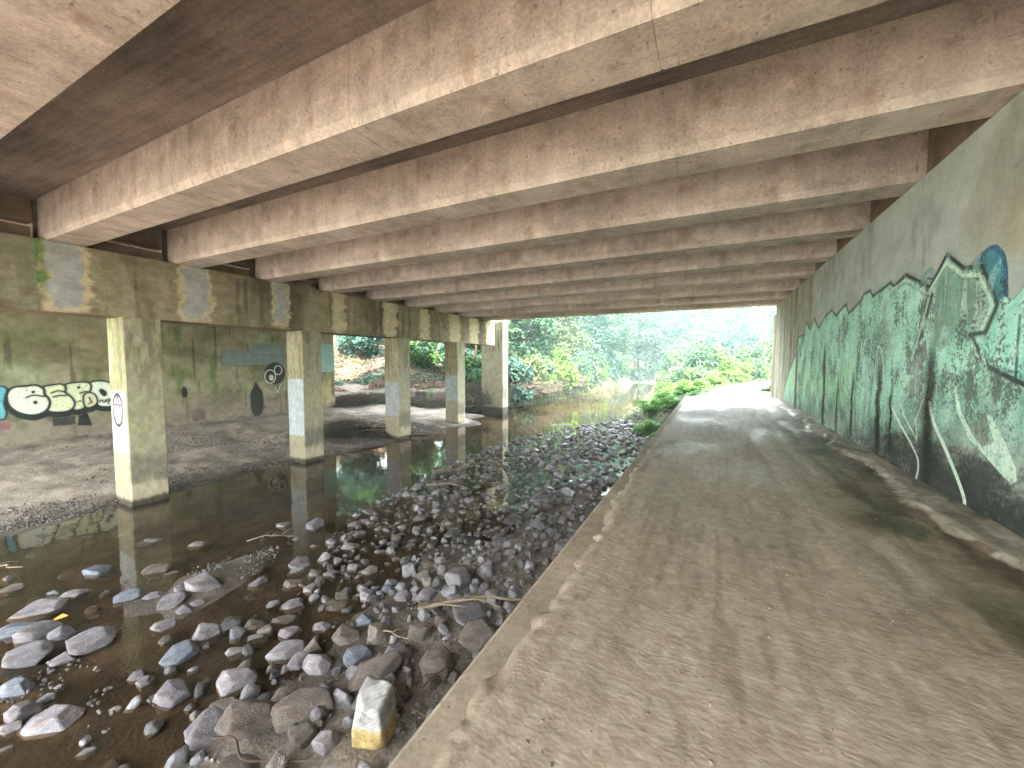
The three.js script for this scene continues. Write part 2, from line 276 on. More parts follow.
const mural = canvasTex(2048, 640, (g, w, h) => {
  const X = (s) => rx(s, w), Y = (y) => ry(y, h);
  const path = (pts, close = true, curve = false) => { g.beginPath(); g.moveTo(X(pts[0][0]), Y(pts[0][1])); if (curve) { for (let i = 1; i + 1 < pts.length; i++) { const mx = (pts[i][0] + pts[i + 1][0]) / 2, my = (pts[i][1] + pts[i + 1][1]) / 2; g.quadraticCurveTo(X(pts[i][0]), Y(pts[i][1]), X(mx), Y(my)); } const e = pts[pts.length - 1]; g.lineTo(X(e[0]), Y(e[1])); } else for (const p of pts.slice(1)) g.lineTo(X(p[0]), Y(p[1])); if (close) g.closePath(); };
  const fill = (pts, col, curve) => { path(pts, true, curve); g.fillStyle = col; g.fill(); };
  const line = (pts, col, wd, curve) => { path(pts, false, curve); g.strokeStyle = col; g.lineWidth = wd; g.lineJoin = g.lineCap = 'round'; g.stroke(); };
  g.clearRect(0, 0, w, h);
  const top = [[17.56, 0.54], [16.65, 1.25], [15.48, 1.85], [15.09, 2.37], [14.2, 2.38], [14.13, 2.75], [13.55, 2.48], [13.06, 2.74], [12.51, 2.45], [11.86, 2.69], [11.34, 2.77], [10.99, 2.6], [10.28, 2.76], [10.08, 2.55], [9.36, 2.7], [9.22, 2.79], [8.92, 2.82], [8.76, 2.7], [8.17, 2.77], [8.02, 2.8], [7.89, 2.71], [7.49, 2.81], [6.77, 2.52]];
  const bot = [[3.6, 0.75], [4.6, 0.7], [5.3, 0.7], [5.77, 0.7], [6.57, 0.62], [7.43, 0.62], [8.15, 0.43], [9.62, 0.12], [11.68, 0.05], [14.49, 0.17], [17.49, 0.21]];
  // teal arch, mint field on the right
  fill([[5.95, 2.3], [5.92, 2.58], [5.79, 2.66], [5.64, 2.71], [5.52, 2.72], [5.4, 2.64], [5.33, 2.51], [5.28, 2.1]], '#4f929c', true);
  line([[5.92, 2.52], [5.79, 2.64], [5.64, 2.69], [5.52, 2.70], [5.41, 2.62], [5.34, 2.5], [5.30, 2.2]], '#3a7090', 7, true);
  fill([[5.45, 2.14], [5.32, 2.2], [5.2, 2.15], [5.08, 2.24], [4.6, 2.3], [3.9, 2.1], [3.9, 1.3], [4.6, 1.25], [5.3, 1.32], [5.9, 1.5], [5.9, 1.95]], '#9fe2cc');
  fill([...top, [6.77, 2.52], [6.4, 2.8], [6.03, 2.58], [5.71, 2.52], [5.45, 2.14], [5.61, 1.89], [5.83, 1.88], [5.49, 1.54], [4.99, 1.4], [4.6, 1.3], [3.6, 1.1], ...bot], '#aee8cc');
  // greener letters farther along, grey fields in the near letter
  g.globalAlpha = 0.8; fill([[7.33, 1.43], [7.11, 1.71], [6.79, 1.89], [6.74, 1.68], [6.96, 1.42]], '#7d7a72'); fill([[7.35, 1.23], [7.17, 1.38], [6.81, 1.48], [6.74, 1.24], [6.98, 1.15], [7.21, 1.1]], '#8c9688', true);
  fill([[7.04, 1.86], [6.92, 2.04], [6.85, 1.92]], '#2c3a34'); fill([[6.9, 2.3], [6.78, 2.5], [6.66, 2.42], [6.8, 2.1]], '#4a584e'); g.globalAlpha = 1;
  g.shadowColor = 'rgba(40,52,46,0.6)'; g.shadowBlur = 9;
  // dark keyline outside, pale line inside
  line([...top, [6.4, 2.83], [6.03, 2.6], [5.7, 2.55], [5.42, 2.14], [5.58, 1.88]], 'rgba(40,52,44,0.82)', 6); line([[5.58, 1.89], [5.85, 1.88], [5.49, 1.55], [4.99, 1.41], [4.5, 1.3]], 'rgba(44,62,58,0.85)', 6);
  line(top.map(([a, b]) => [a - 0.03, b - 0.07]), 'rgba(196,240,220,0.75)', 5);
  line([[7.16, 1.63], [7.02, 1.89], [6.84, 2.25], [6.74, 2.5], [6.4, 2.74], [6.04, 2.53], [5.74, 2.47], [5.5, 2.14], [5.64, 1.93]], '#c4dcc4', 7); line([[8.3, 2.4], [7.95, 2.68], [7.49, 2.74], [6.82, 2.46]], '#c0dcc6', 6);
  line([[5.83, 1.84], [5.6, 1.56], [5.49, 1.5], [4.99, 1.36]], '#b8dcc2', 6); line([[6.3, 1.47], [6.07, 1.37], [5.81, 1.28], [5.59, 1.27], [5.47, 1.33], [5.51, 1.49], [5.62, 1.7]], '#b4d8bc', 7, true);
  for (const [a, b] of [[8.5, 2.1], [9.3, 2.2], [10.3, 2.3], [11.3, 2.3], [12.2, 2.1], [13.1, 2.2], [14.1, 2.2], [15.0, 1.9]]) { line([[a + 0.3, 0.8], [a + 0.1, b - 0.4], [a, b + 0.2], [a - 0.35, b], [a - 0.45, 1.0]], 'rgba(190,236,206,0.7)', 4, true); line([[a + 0.2, 0.7], [a + 0.02, b - 0.5], [a - 0.1, b]], 'rgba(60,84,66,0.55)', 4, true); }
  line([[8.5, 1.2], [8.47, 1.74], [8.35, 1.9], [8.14, 1.61], [8.06, 1.2]], '#c8e4cc', 6, true);
  g.shadowColor = 'rgba(190,214,190,0.5)';
  // long pale flames and drips over the dark base
  line([[6.6, 1.1], [6.58, 0.95], [6.15, 0.6], [5.74, 0.19], [5.75, 0.08], [5.83, -0.03]], '#dcead8', 8, true); line([[7.75, 0.95], [7.6, 0.82], [6.86, 0.43], [6.78, 0.24], [6.93, -0.04]], '#d2e2d0', 6, true); line([[8.34, 0.6], [8.24, 0.35], [8.38, -0.06]], '#bcd2bc', 5, true);
  fill([[5.49, 1.1], [5.4, 1.09], [5.19, 0.89], [5.02, 0.69], [4.99, 0.57], [5.05, 0.53], [5.16, 0.56], [5.48, 0.7], [5.76, 0.82], [5.99, 1.06], [6.09, 1.34], [6.04, 1.34], [5.91, 1.07], [5.67, 0.86], [5.51, 0.77], [5.34, 0.86]], '#cfe8d2');
  line([[7.21, 1.18], [7.42, 1.0], [7.3, 0.86], [6.88, 0.6], [6.95, 0.85], [6.77, 1.14]], '#c8dcc8', 4); g.globalAlpha = 0.9;
  for (const a of [9.8, 10.9, 12.6, 13.9]) fill([[a + 0.3, 0.45], [a + 0.34, 0.02], [a - 0.22, 0.06]], '#b4d2ae'); g.globalAlpha = 1;
  line([[7.0, 2.62], [6.86, 2.75], [6.7, 2.72], [6.78, 2.6]], '#7aa8ac', 5, true); line([[7.05, 2.55], [6.84, 2.64], [6.66, 2.6]], '#3c5458', 3);
  line([[4.95, 2.22], [4.9, 1.9], [4.7, 2.0], [4.75, 1.75]], '#2c4c4c', 4); line([[5.1, 2.0], [5.1, 1.45]], '#356a66', 4);
}, (i, j, c) => {                                                    // flaking, mildew speckle and ragged fade where the spray thins out
  if (!c[3]) return;
  const s = RS0 + i / 2048 * (RS1 - RS0), y = RY1 - j / 640 * (RY1 - RY0), a = fbm(i * 0.42, j * 0.30, 4, 911), b = fbm(i * 0.02, j * 0.016, 4, 921), v = fbm(i * 0.09, j * 0.008, 3, 931);
  const white = c[0] > 194, d2 = Math.hypot((s - 6.15) / 0.62, (y - 2.2) / 0.36), e2 = Math.hypot((s - 8.4) / 0.55, (y - 1.9) / 0.55);
  if (!white && c[1] > 190) { mixc(c, 104, 120, 104, smooth(1.15, 0.55, d2 + (b - 0.5) * 1.6) * 0.7); mixc(c, 116, 128, 114, smooth(1.1, 0.4, e2 + (b - 0.5) * 1.8) * 0.6); mixc(c, 168, 232, 150, smooth(8.6, 10.5, s) * smooth(1.7, 1.2, y + (b - 0.5)) * smooth(0.5, 0.9, y + (a - 0.5)) * 0.55); mixc(c, 206, 232, 218, smooth(0.5, 0.66, v) * 0.5); mixc(c, 138, 198, 170, smooth(0.48, 0.3, v) * 0.4); }
  mixc(c, 52, 60, 52, smooth(0.52, 0.64, a * 0.5 + b * 0.5 + (v - 0.5) * 0.3 + 0.05 * smooth(0.9, 0.2, d2 * 0.5)) * (white ? 0.2 : 0.68));
  mixc(c, 196, 236, 212, smooth(0.58, 0.7, fbm(i * 0.07, j * 0.03, 4, 941)) * 0.45);
  const low = (y + (s - 5) * 0.085 - 0.85); if (low < 0.8 && !white) c[3] *= clamp(smooth(-0.55, 0.75, low + (a - 0.5) * 0.7 + (v - 0.5) * 0.7));
  mould(c, s, y, a, white ? 0.45 : 0.9);
  if (fbm(i * 0.3, j * 0.3, 2, 951) > 0.8) c[3] *= 0.3;
  grime(c, i, j, 961, 0.06, 40);
});
M.mural = new THREE.MeshStandardMaterial({ map: mural, transparent: true, roughness: 0.6 });
const abut = thing('abutment_wall', 'tall grey abutment wall beside the path, painted with a mint green mural', 'wall');
function facePlane(x, s0, s1, y0, y1, towards) {                     // sheet on a wall of constant x, u along -z
  const g = new THREE.BufferGeometry(), a = [x, y0, -s0], b = [x, y0, -s1], c = [x, y1, -s1], d = [x, y1, -s0];
  g.setAttribute('position', new THREE.Float32BufferAttribute([...a, ...b, ...c, ...d], 3)); g.setAttribute('uv', new THREE.Float32BufferAttribute([0, 0, 1, 0, 1, 1, 0, 1], 2));
  g.setIndex(towards < 0 ? [0, 2, 1, 0, 3, 2] : [0, 1, 2, 0, 2, 3]); g.computeVertexNormals(); return g;
}
function wallUV(g, s0, s1, y0, y1) { const p = g.attributes.position, n = g.attributes.normal, uv = g.attributes.uv; for (let i = 0; i < p.count; i++) if (Math.abs(n.getX(i)) > 0.5) uv.setXY(i, (-p.getZ(i) - s0) / (s1 - s0), (p.getY(i) - y0) / (y1 - y0)); return g; }
const rightWall = part('wall', wallUV(boxM(WALL_X, WALL_X + 0.7, RY0, RY1, -RS1, -RS0), RS0, RS1, RY0, RY1), [M.wallPlain, M.wall, M.wallPlain, M.wallPlain, M.wallPlain, M.wallPlain], abut);
part('wall', boxM(WALL_X + 0.004, WALL_X + 0.7, RY0, RY1 - 0.003, -RS0 + 0.004, NEAR_Z + 0.6), M.wallPlain, abut);
part('mural', facePlane(WALL_X - 0.003, RS0, RS1, RY0, RY1, -1), M.mural, rightWall).userData.label = 'spray painted mint green lettering with dark outlines and white flames';
part('backwall', boxM(WALL_X + 0.36, WALL_X + 0.7, RY1 - 0.003, SOFFIT - 0.003, -RS1 + 0.01, NEAR_Z), M.wallPlain, abut);
part('end_pilaster', boxM(WALL_X - 0.014, WALL_X + 0.72, RY0, 3.62, -RS1 - 1.0, -RS1 - 0.004), M.wallPlain, abut);

// ================================================================ left abutment wall, mossy, behind the pier
const LS0 = 2.4, LS1 = 15.65, LY0 = -1.9, LY1 = 3.986;
const lx = (s, w) => (s - LS0) / (LS1 - LS0) * w, ly = (y, h) => (LY1 - y) / (LY1 - LY0) * h;
const mossMap = canvasTex(1536, 704, (g, w, h) => { g.fillStyle = '#928c70'; g.fillRect(0, 0, w, h); }, (i, j, c) => {
  const s = LS0 + i / 1536 * (LS1 - LS0), y = LY1 - j / 704 * (LY1 - LY0), wob = fbm(i * 0.01, j * 0.02, 5, 1011) - 0.5;
  mixc(c, 108, 116, 74, smooth(0.40, 0.68, fbm(s * 0.7, y * 0.9, 5, 1021)) * 0.75); mixc(c, 152, 158, 128, smooth(0.52, 0.68, fbm(s * 0.7 + 5, y * 0.9, 5, 1031)) * 0.75);
  mixc(c, 98, 85, 60, smooth(0.48, 0.74, fbm(s * 0.6 + 17, y * 1.5, 5, 1041)) * 0.6); mixc(c, 134, 122, 84, smooth(0.5, 0.76, fbm(s * 1.0 + 27, y * 1.6, 5, 1051)) * 0.55);
  mixc(c, 74, 100, 34, smooth(0.56, 0.82, fbm(s * 2.4, y * 0.9, 5, 1061)) * 0.6);
  mixc(c, 134, 120, 104, smooth(0.25, -0.35, y + wob * 0.8) * 0.8); mixc(c, 96, 78, 76, smooth(0.55, 0.7, fbm(s * 2, y * 2, 4, 1071)) * smooth(0.2, -0.4, y) * 0.7);
  mixc(c, 60, 54, 40, smooth(0.66, 0.82, fbm(s * 6, y * 0.5, 3, 1081)) * 0.5); if (s > 14.2) mixc(c, 196, 178, 120, 0.6 * smooth(0.35, 0.6, fbm(s * 3, y, 3, 1091)));
  for (const sj of [6.9, 12.95]) if (Math.abs(s - sj) < 0.02) mixc(c, 60, 54, 40, 0.6);
  grime(c, i, j, 1095, 0.05, 40);
});
M.moss = new THREE.MeshStandardMaterial({ map: mossMap, bumpMap: withRepeat(bumpConcrete, 3.3, 1.4), bumpScale: 0.01, roughness: 0.92 });
M.mossPlain = new THREE.MeshStandardMaterial({ map: con4, color: 0x8c8460, bumpMap: bump4, bumpScale: 0.008, roughness: 0.95 });
const throwUp = canvasTex(1536, 704, (g, w, h) => {
  const X = (s) => lx(s, w), Y = (y) => ly(y, h);
  const blob = (pts, f, st, wd, dx = 0, dy = 0) => { g.beginPath(); const n = pts.length, mid = (k) => [(pts[k % n][0] + pts[(k + 1) % n][0]) / 2 + dx, (pts[k % n][1] + pts[(k + 1) % n][1]) / 2 + dy]; g.moveTo(X(mid(0)[0]), Y(mid(0)[1])); for (let k = 1; k <= n; k++) { const m = mid(k); g.quadraticCurveTo(X(pts[k % n][0] + dx), Y(pts[k % n][1] + dy), X(m[0]), Y(m[1])); } g.closePath(); if (f) { g.fillStyle = f; g.fill(); } if (st) { g.strokeStyle = st; g.lineWidth = wd; g.stroke(); } };
  const line = (pts, col, wd) => { g.beginPath(); g.moveTo(X(pts[0][0]), Y(pts[0][1])); for (const p of pts.slice(1)) g.lineTo(X(p[0]), Y(p[1])); g.strokeStyle = col; g.lineWidth = wd; g.lineCap = g.lineJoin = 'round'; g.stroke(); };
  const dot = (s, y, r) => { g.beginPath(); g.ellipse(X(s), Y(y), r * 0.85, r, 0, 0, 7); g.fillStyle = '#1a1c1a'; g.fill(); };
  g.clearRect(0, 0, w, h); g.shadowColor = 'rgba(24,26,24,0.55)'; g.shadowBlur = 7; const K = '#191b1a', Wt = '#dfe8d2', Wg = '#d8e4b8';
  const L1 = [[3.93, 0.66], [4.07, 0.86], [4.34, 0.85], [4.52, 0.9], [4.72, 0.75], [4.69, 0.56], [4.79, 0.46], [4.82, 0.24], [4.72, 0.02], [4.48, -0.09], [4.23, -0.02], [4.03, 0.14], [3.93, 0.37]], L2 = [[4.66, 0.83], [4.89, 0.86], [5.1, 0.9], [5.2, 0.75], [5.14, 0.6], [5.24, 0.52], [5.36, 0.34], [5.37, 0.14], [5.25, -0.02], [5.01, -0.05], [4.74, 0.01], [4.7, 0.19], [4.77, 0.32], [4.71, 0.5], [4.67, 0.66]];
  const L3 = [[5.13, 0.87], [5.37, 0.92], [5.7, 0.93], [5.8, 0.81], [5.75, 0.58], [5.65, 0.52], [5.57, 0.46], [5.66, 0.28], [5.63, 0.08], [5.48, -0.02], [5.3, 0.0], [5.3, 0.25], [5.25, 0.43], [5.15, 0.57]], L4 = [[5.58, 0.56], [5.84, 0.56], [5.94, 0.29], [5.87, 0.1], [5.67, 0.02], [5.57, 0.13]], L5 = [[5.73, 0.93], [6.02, 0.96], [6.28, 0.88], [6.48, 0.7], [6.52, 0.33], [6.42, 0.02], [5.93, 0.03], [5.87, 0.25], [5.7, 0.57]];
  blob([[3.75, 0.9], [3.95, 0.86], [3.97, 0.62], [3.86, 0.38], [3.93, 0.1], [3.88, -0.14], [3.7, -0.1]], '#5fb2c0', K, 4);
  for (const L of [L1, L2, L3, L4, L5]) blob(L, K, K, 14, 0.02, -0.10);
  blob(L5, Wt, K, 5); blob(L3, Wg, K, 5); blob(L4, '#d6d8b0', K, 4); blob(L2, Wg, K, 5); blob(L1, Wt, K, 6);
  dot(4.47, 0.66, 5); dot(4.5, 0.33, 6); dot(5.48, 0.75, 5); line([[4.32, 0.5], [4.42, 0.55], [4.51, 0.56], [4.7, 0.5]], K, 4); line([[4.84, 0.6], [5.0, 0.67], [5.16, 0.62]], K, 4); line([[4.88, 0.47], [5.03, 0.51], [5.2, 0.5]], K, 4); line([[5.33, 0.3], [5.42, 0.26], [5.52, 0.3]], K, 2); line([[5.5, 0.55], [5.64, 0.6], [5.72, 0.58]], K, 4);
  blob([[5.96, 0.66], [6.07, 0.67], [6.19, 0.51], [6.12, 0.38], [6.02, 0.47]], K, null); line([[5.72, 0.4], [5.78, 0.2], [5.7, 0.18]], '#6b4a30', 4);
  line([[5.97, 0.2], [6.0, 0.28], [6.05, 0.27], [6.06, 0.19]], K, 3); line([[6.1, 0.22], [6.14, 0.28], [6.16, 0.22], [6.1, 0.19]], K, 3); line([[6.2, 0.12], [6.21, 0.3], [6.27, 0.27], [6.21, 0.22]], K, 3);
  g.fillStyle = 'rgba(30,28,26,0.85)'; g.beginPath(); for (const [k, p] of [[5.45, -0.14], [5.54, 0.02], [5.66, -0.18], [5.75, -0.56], [5.41, -0.52]].entries()) (k ? g.lineTo(X(p[0]), Y(p[1])) : g.moveTo(X(p[0]), Y(p[1]))); g.fill();
  g.fillStyle = 'rgba(60,58,56,0.6)'; g.fillRect(X(4.85), Y(-0.2), X(5.35) - X(4.85), Y(-0.48) - Y(-0.2)); g.fillStyle = 'rgba(190,110,120,0.6)'; g.fillRect(X(3.7), Y(-0.25), X(3.96) - X(3.7), Y(-0.42) - Y(-0.25));
  // farther along: grey blue patch, round face, dark figure, small dark mark
  g.fillStyle = 'rgba(142,158,152,0.75)'; g.fillRect(X(9.9), Y(2.1), X(12.7) - X(9.9), Y(1.45) - Y(2.1)); g.fillRect(X(11.2), Y(2.45), X(12.7) - X(11.2), Y(2.0) - Y(2.45)); g.fillStyle = 'rgba(150,190,176,0.9)'; g.fillRect(X(14.6), Y(2.6), X(15.65) - X(14.6), Y(1.05) - Y(2.6));
  g.fillStyle = '#20221f'; g.beginPath(); g.ellipse(X(12.25), Y(1.05), 58, 62, 0, 0, 7); g.fill(); g.strokeStyle = '#cfd2bc'; g.lineWidth = 6; g.beginPath(); g.ellipse(X(12.0), Y(0.9), 30, 38, 0, 0, 7); g.stroke(); g.beginPath(); g.ellipse(X(12.4), Y(1.2), 22, 26, 0, 0, 7); g.stroke(); g.fillStyle = '#bfc4ac'; g.beginPath(); g.ellipse(X(12.05), Y(0.85), 14, 18, 0, 0, 7); g.fill(); line([[12.2, 0.4], [12.35, 0.1], [12.5, 0.5]], '#cfd2bc', 5);
  blob([[11.06, -0.9], [11.02, 0.2], [11.2, 0.42], [11.31, 0.75], [11.44, 0.4], [11.66, 0.16], [11.58, -0.95]], 'rgba(40,38,30,0.85)', null); blob([[8.42, 0.62], [8.36, 0.3], [8.5, 0.12], [8.6, 0.36], [8.52, 0.6]], 'rgba(40,36,24,0.9)', null);
}, (i, j, c) => { if (!c[3]) return; const a = fbm(i * 0.2, j * 0.2, 3, 1111); c[3] *= 0.35 + 0.65 * smooth(0.86, 0.66, a); grime(c, i, j, 1121, 0.05, 26); });
M.throwUp = new THREE.MeshStandardMaterial({ map: throwUp, transparent: true, roughness: 0.7 });
const abutL = thing('mossy_abutment_wall', 'mossy olive abutment wall with white bubble lettering behind the pier columns', 'wall');
const mossWall = part('wall', wallUV(boxM(LEFT_X - 0.7, LEFT_X, LY0, LY1, -LS1, -LS0), LS0, LS1, LY0, LY1), [M.moss, M.mossPlain, M.mossPlain, M.mossPlain, M.mossPlain, M.moss], abutL);
part('wall', boxM(LEFT_X - 0.7, LEFT_X - 0.004, LY0, LY1 - 0.003, -LS0 + 0.004, NEAR_Z + 0.6), M.mossPlain, abutL);
part('lettering', facePlane(LEFT_X + 0.003, LS0, LS1, LY0, LY1, 1), M.throwUp, mossWall).userData.label = 'white bubble letters with black outlines and smaller sprayed figures';
part('backwall', boxM(LEFT_X - 0.7, LEFT_X - 0.32, LY1 - 0.003, SOFFIT - 0.003, -LS1 + 0.01, NEAR_Z), M.mossPlain, abutL);

// ================================================================ ground, creek bed and banks (one sheet to the horizon)
const pathLeft = (z) => (z > -18 ? PATH_L : -poly([[18, 1.13], [21.4, 0.5], [32, -1.77], [42, -5.0], [58, -12], [90, -30]], -z));
const bankL = (z) => -poly([[15.6, 19.6], [17.5, 19.4], [19.5, 18.4], [21, 15.9], [23, 13.7], [33, 12.2], [45, 11.2], [60, 10.4], [75, 14]], -z);
const bankR = (z) => -poly([[20.5, 2.0], [23, 4.3], [36, 5.2], [60, 6.6], [75, 9]], -z);
const shore = (z) => -12.1 + (fbm(z * 0.5, 3.3, 3, 41) - 0.5) * 1.0 + 0.9 * smooth(-14, -17.5, z) * smooth(-19.6, -18, z);
function groundY(x, z) {
  const n = fbm(x * 0.8, z * 0.8, 4, 1201) - 0.5, f = fbm(x * 4, z * 4, 3, 1211) - 0.5;
  let h;
  if (z > -21) {
    const d = shore(z) - x;
    if (d > 0) {                                                     // sand bank rising to the mossy wall
      h = WATER + 0.05 * smooth(0, 0.25, d) + 0.105 * d + n * 0.22 * smooth(0, 1.2, d) + f * 0.03 + 0.22 * (fbm(x * 0.3, z * 0.3, 2, 1231) - 0.5) * smooth(0.2, 1.5, d);
    } else {
      const a = -d, mud = -8.2 + (fbm(z * 0.35, 9.1, 3, 51) - 0.5) * 2.4;
      h = WATER - 0.24 * smooth(0, 1.4, a) + 0.19 * smooth(mud - 1, mud + 1.4, x) + n * 0.13 + f * 0.035;
      h += (0.16 * smooth(-4.6, -2.4, x) + 0.5 * smooth(-2.3, -1.3, x)) * (1 - 0.85 * smooth(-5, -13, z)) - 0.05 * smooth(-6, -12, z) * smooth(-9, -6, x);
      h += 0.10 * smooth(0.52, 0.72, fbm(x * 0.55 + 3, z * 0.55, 3, 1221)) * smooth(-9, -6, x);
    }
    if (z < -15.2) { const bd = bankL(z) - x; if (bd > 0) h = Math.max(h, lerp(h, WATER + 0.25 + 1.0 * smooth(0.1, 0.8, bd + n) + 0.30 * Math.max(0, bd - 0.6) + n * 0.5, smooth(-15.2, -16.2, z))); }
  } else {
    const l = bankL(z) - x, r = x - bankR(z), p = pathLeft(z);
    h = WATER - 0.32 + n * 0.2;
    if (l > -0.6) h = lerp(h, WATER + 0.2 + 0.95 * smooth(0.1, 0.9, l + n) + 0.30 * Math.max(0, l - 0.6) + n * 0.6 + f * 0.1, smooth(-0.6, 0.3, l));
    if (r > -0.5) h = lerp(h, Math.min(-0.04, WATER + 0.15 + (r / Math.max(1.2, p - bankR(z))) * 1.8) + n * 0.12, smooth(-0.5, 0.6, r));
    if (x > p - 0.2 && x < p + 4.2) h = Math.min(h, -0.05 + n * 0.03);
    if (x > p + 4.2) h = -0.05 + 0.12 * (x - p - 4.2) + n * 0.3;
    h = Math.max(h, Math.min(9, -1.9 + (-z - 66) * 0.22 + n * 1.5));
  }
  if (z > -21.2 && (x > WALL_X + 0.4 || x < LEFT_X - 0.4) && z > (x < 0 ? -15 : -99)) h = 4.5 * smooth(NEAR_Z + 7, NEAR_Z + 0.5, z) ;
  else if (z <= -21.2 && x > WALL_X + 0.4 + (-z - 21.2) * 0.35) h = Math.max(h, 4.5 - (-z - 21.2) * 0.8);
  if (z > -20.9 && x > PATH_L - 0.05 && x <= WALL_X + 0.4) h = -0.45;
  return h;
}
const gridAxis = (knots) => { const a = []; for (const [from, to, step] of knots) { const n = Math.max(1, Math.round(Math.abs(to - from) / step)); for (let i = 0; i < n; i++) a.push(from + (to - from) * i / n); } a.push(knots[knots.length - 1][1]); return a; };
const mapDirt = dataTex(TILE, TILE, (i, j, c) => {                   // 3 m: gritty earth
  const x = i / TILE, y = j / TILE, k = 1 + 0.5 * (fbm(x * 6, y * 6, 5, 1301, 6) - 0.5) + 0.5 * (fbm(x * 90, y * 90, 3, 1311, 90) - 0.5), st = vnoise(x * 120, y * 120, 1321, 120);
  c[0] = 232 * k; c[1] = 228 * k; c[2] = 222 * k; if (st > 0.86) mixc(c, 250, 246, 240, (st - 0.86) * 4); if (st < 0.1) mixc(c, 90, 84, 76, (0.1 - st) * 6);
});
const bumpDirt = dataTex(512, 512, (i, j, c) => { const x = i / 512, y = j / 512; c[0] = c[1] = c[2] = 128 + 120 * (fbm(x * 10, y * 10, 5, 1331, 10) - 0.5) + 70 * (vnoise(x * 70, y * 70, 1341, 70) - 0.5); }, false);
{
  const xs = gridAxis([[-240, -60, 12], [-60, -24, 1.5], [-24, -19.2, 0.4], [-19.2, -1.0, 0.07], [-1.0, 3, 0.5], [3, 30, 1.2], [30, 240, 14]]);
  const zs = gridAxis([[120, 12, 9], [12, 1, 0.5], [1, -12, 0.07], [-12, -24, 0.10], [-24, -70, 0.5], [-70, -120, 2.5], [-120, -420, 20]]);
  const nx = xs.length, nz = zs.length, pos = new Float32Array(nx * nz * 3), col = new Float32Array(nx * nz * 3), uv = new Float32Array(nx * nz * 2), idx = [];
  const c = [0, 0, 0];
  for (let j = 0; j < nz; j++) for (let i = 0; i < nx; i++) {
    const x = xs[i], z = zs[j], y = groundY(x, z), o = j * nx + i, n = fbm(x * 1.3, z * 1.3, 4, 1351), m = fbm(x * 0.5, z * 0.5, 3, 1361), q = fbm(x * 3.5, z * 3.5, 3, 1371);
    pos.set([x, y, z], o * 3); uv.set([x / 3, z / 3], o * 2);
    if (z > -21 && x > -19.2 && x < -1) {
      if (x < shore(z) + 0.1) { c[0] = 0.43; c[1] = 0.36; c[2] = 0.30; mixc(c, 0.115, 0.09, 0.072, smooth(0.49, 0.6, n * 0.6 + m * 0.4) * 0.42); mixc(c, 0.48, 0.42, 0.37, smooth(0.5, 0.7, q) * 0.5); mixc(c, 0.085, 0.068, 0.052, smooth(WATER + 0.16, WATER + 0.03, y + (q - 0.5) * 0.12)); }
      else { c[0] = 0.088; c[1] = 0.066; c[2] = 0.050; mixc(c, 0.12, 0.07, 0.05, smooth(0.5, 0.68, m) * 0.6); mixc(c, 0.20, 0.16, 0.125, smooth(0.52, 0.72, q) * 0.55); mixc(c, 0.24, 0.20, 0.165, smooth(WATER + 0.02, WATER + 0.16, y + (n - 0.5) * 0.1) * 0.8); }
      if (z < -15.5 && x < bankL(z)) { c[0] = 0.20; c[1] = 0.15; c[2] = 0.115; mixc(c, 0.055, 0.04, 0.03, smooth(0.36, 0.56, q) * 0.85); if (bankL(z) - x < 1.1 + (n - 0.5) * 1.5) mixc(c, 0.045, 0.033, 0.026, 0.85 * smooth(0.3, 0.5, q)); }  // dark wet soil; recess shade along the cut is mixed into its colour too
    } else {
      c[0] = 0.17; c[1] = 0.13; c[2] = 0.095; mixc(c, 0.07, 0.10, 0.04, smooth(0.36, 0.54, n) * (z < -21 ? 0.9 : 0.6)); mixc(c, 0.30, 0.24, 0.15, smooth(0.58, 0.72, m) * 0.4);
      if (y < WATER + 0.1) { c[0] = 0.13; c[1] = 0.125; c[2] = 0.075; mixc(c, 0.06, 0.062, 0.04, smooth(0.45, 0.65, n)); }
      if (z > NEAR_Z) { mixc(c, 0.26, 0.25, 0.19, 0.7); }
    }
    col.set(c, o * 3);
    if (i + 1 < nx && j + 1 < nz) idx.push(o, o + 1, o + nx, o + 1, o + nx + 1, o + nx);
  }
  const g = new THREE.BufferGeometry(); g.setAttribute('position', new THREE.BufferAttribute(pos, 3)); g.setAttribute('color', new THREE.BufferAttribute(col, 3)); g.setAttribute('uv', new THREE.BufferAttribute(uv, 2)); g.setIndex(idx); g.computeVertexNormals();
  const bd = withRepeat(bumpDirt, 2);
  M.ground = new THREE.MeshStandardMaterial({ map: mapDirt, vertexColors: true, bumpMap: bd, bumpScale: 0.02, roughness: 0.86 });
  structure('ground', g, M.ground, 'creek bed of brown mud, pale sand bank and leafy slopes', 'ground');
}
// ---------------------------------------------------------------- water: still, shallow, brownish
{
  const ripple = dataTex(512, 512, (i, j, c) => { const x = i / 512, y = j / 512; c[0] = c[1] = c[2] = 128 + 90 * (fbm(x * 9, y * 9, 4, 1401, 9) - 0.5); }, false);
  const g = new THREE.PlaneGeometry(60, 150, 1, 1); g.rotateX(-Math.PI / 2); g.translate(-31.1, WATER, -50);
  const uv = g.attributes.uv; for (let i = 0; i < uv.count; i++) uv.setXY(i, uv.getX(i) * 24, uv.getY(i) * 60);
  const m = new THREE.MeshPhysicalMaterial({ color: new THREE.Color().setRGB(0.60, 0.50, 0.38), transmission: 1, thickness: 0, ior: 1.33, roughness: 0.03, bumpMap: ripple, bumpScale: 0.006 });
  structure('water', g, m, 'shallow still brown creek water mirroring columns and trees', 'water');
}
let siltHeight;
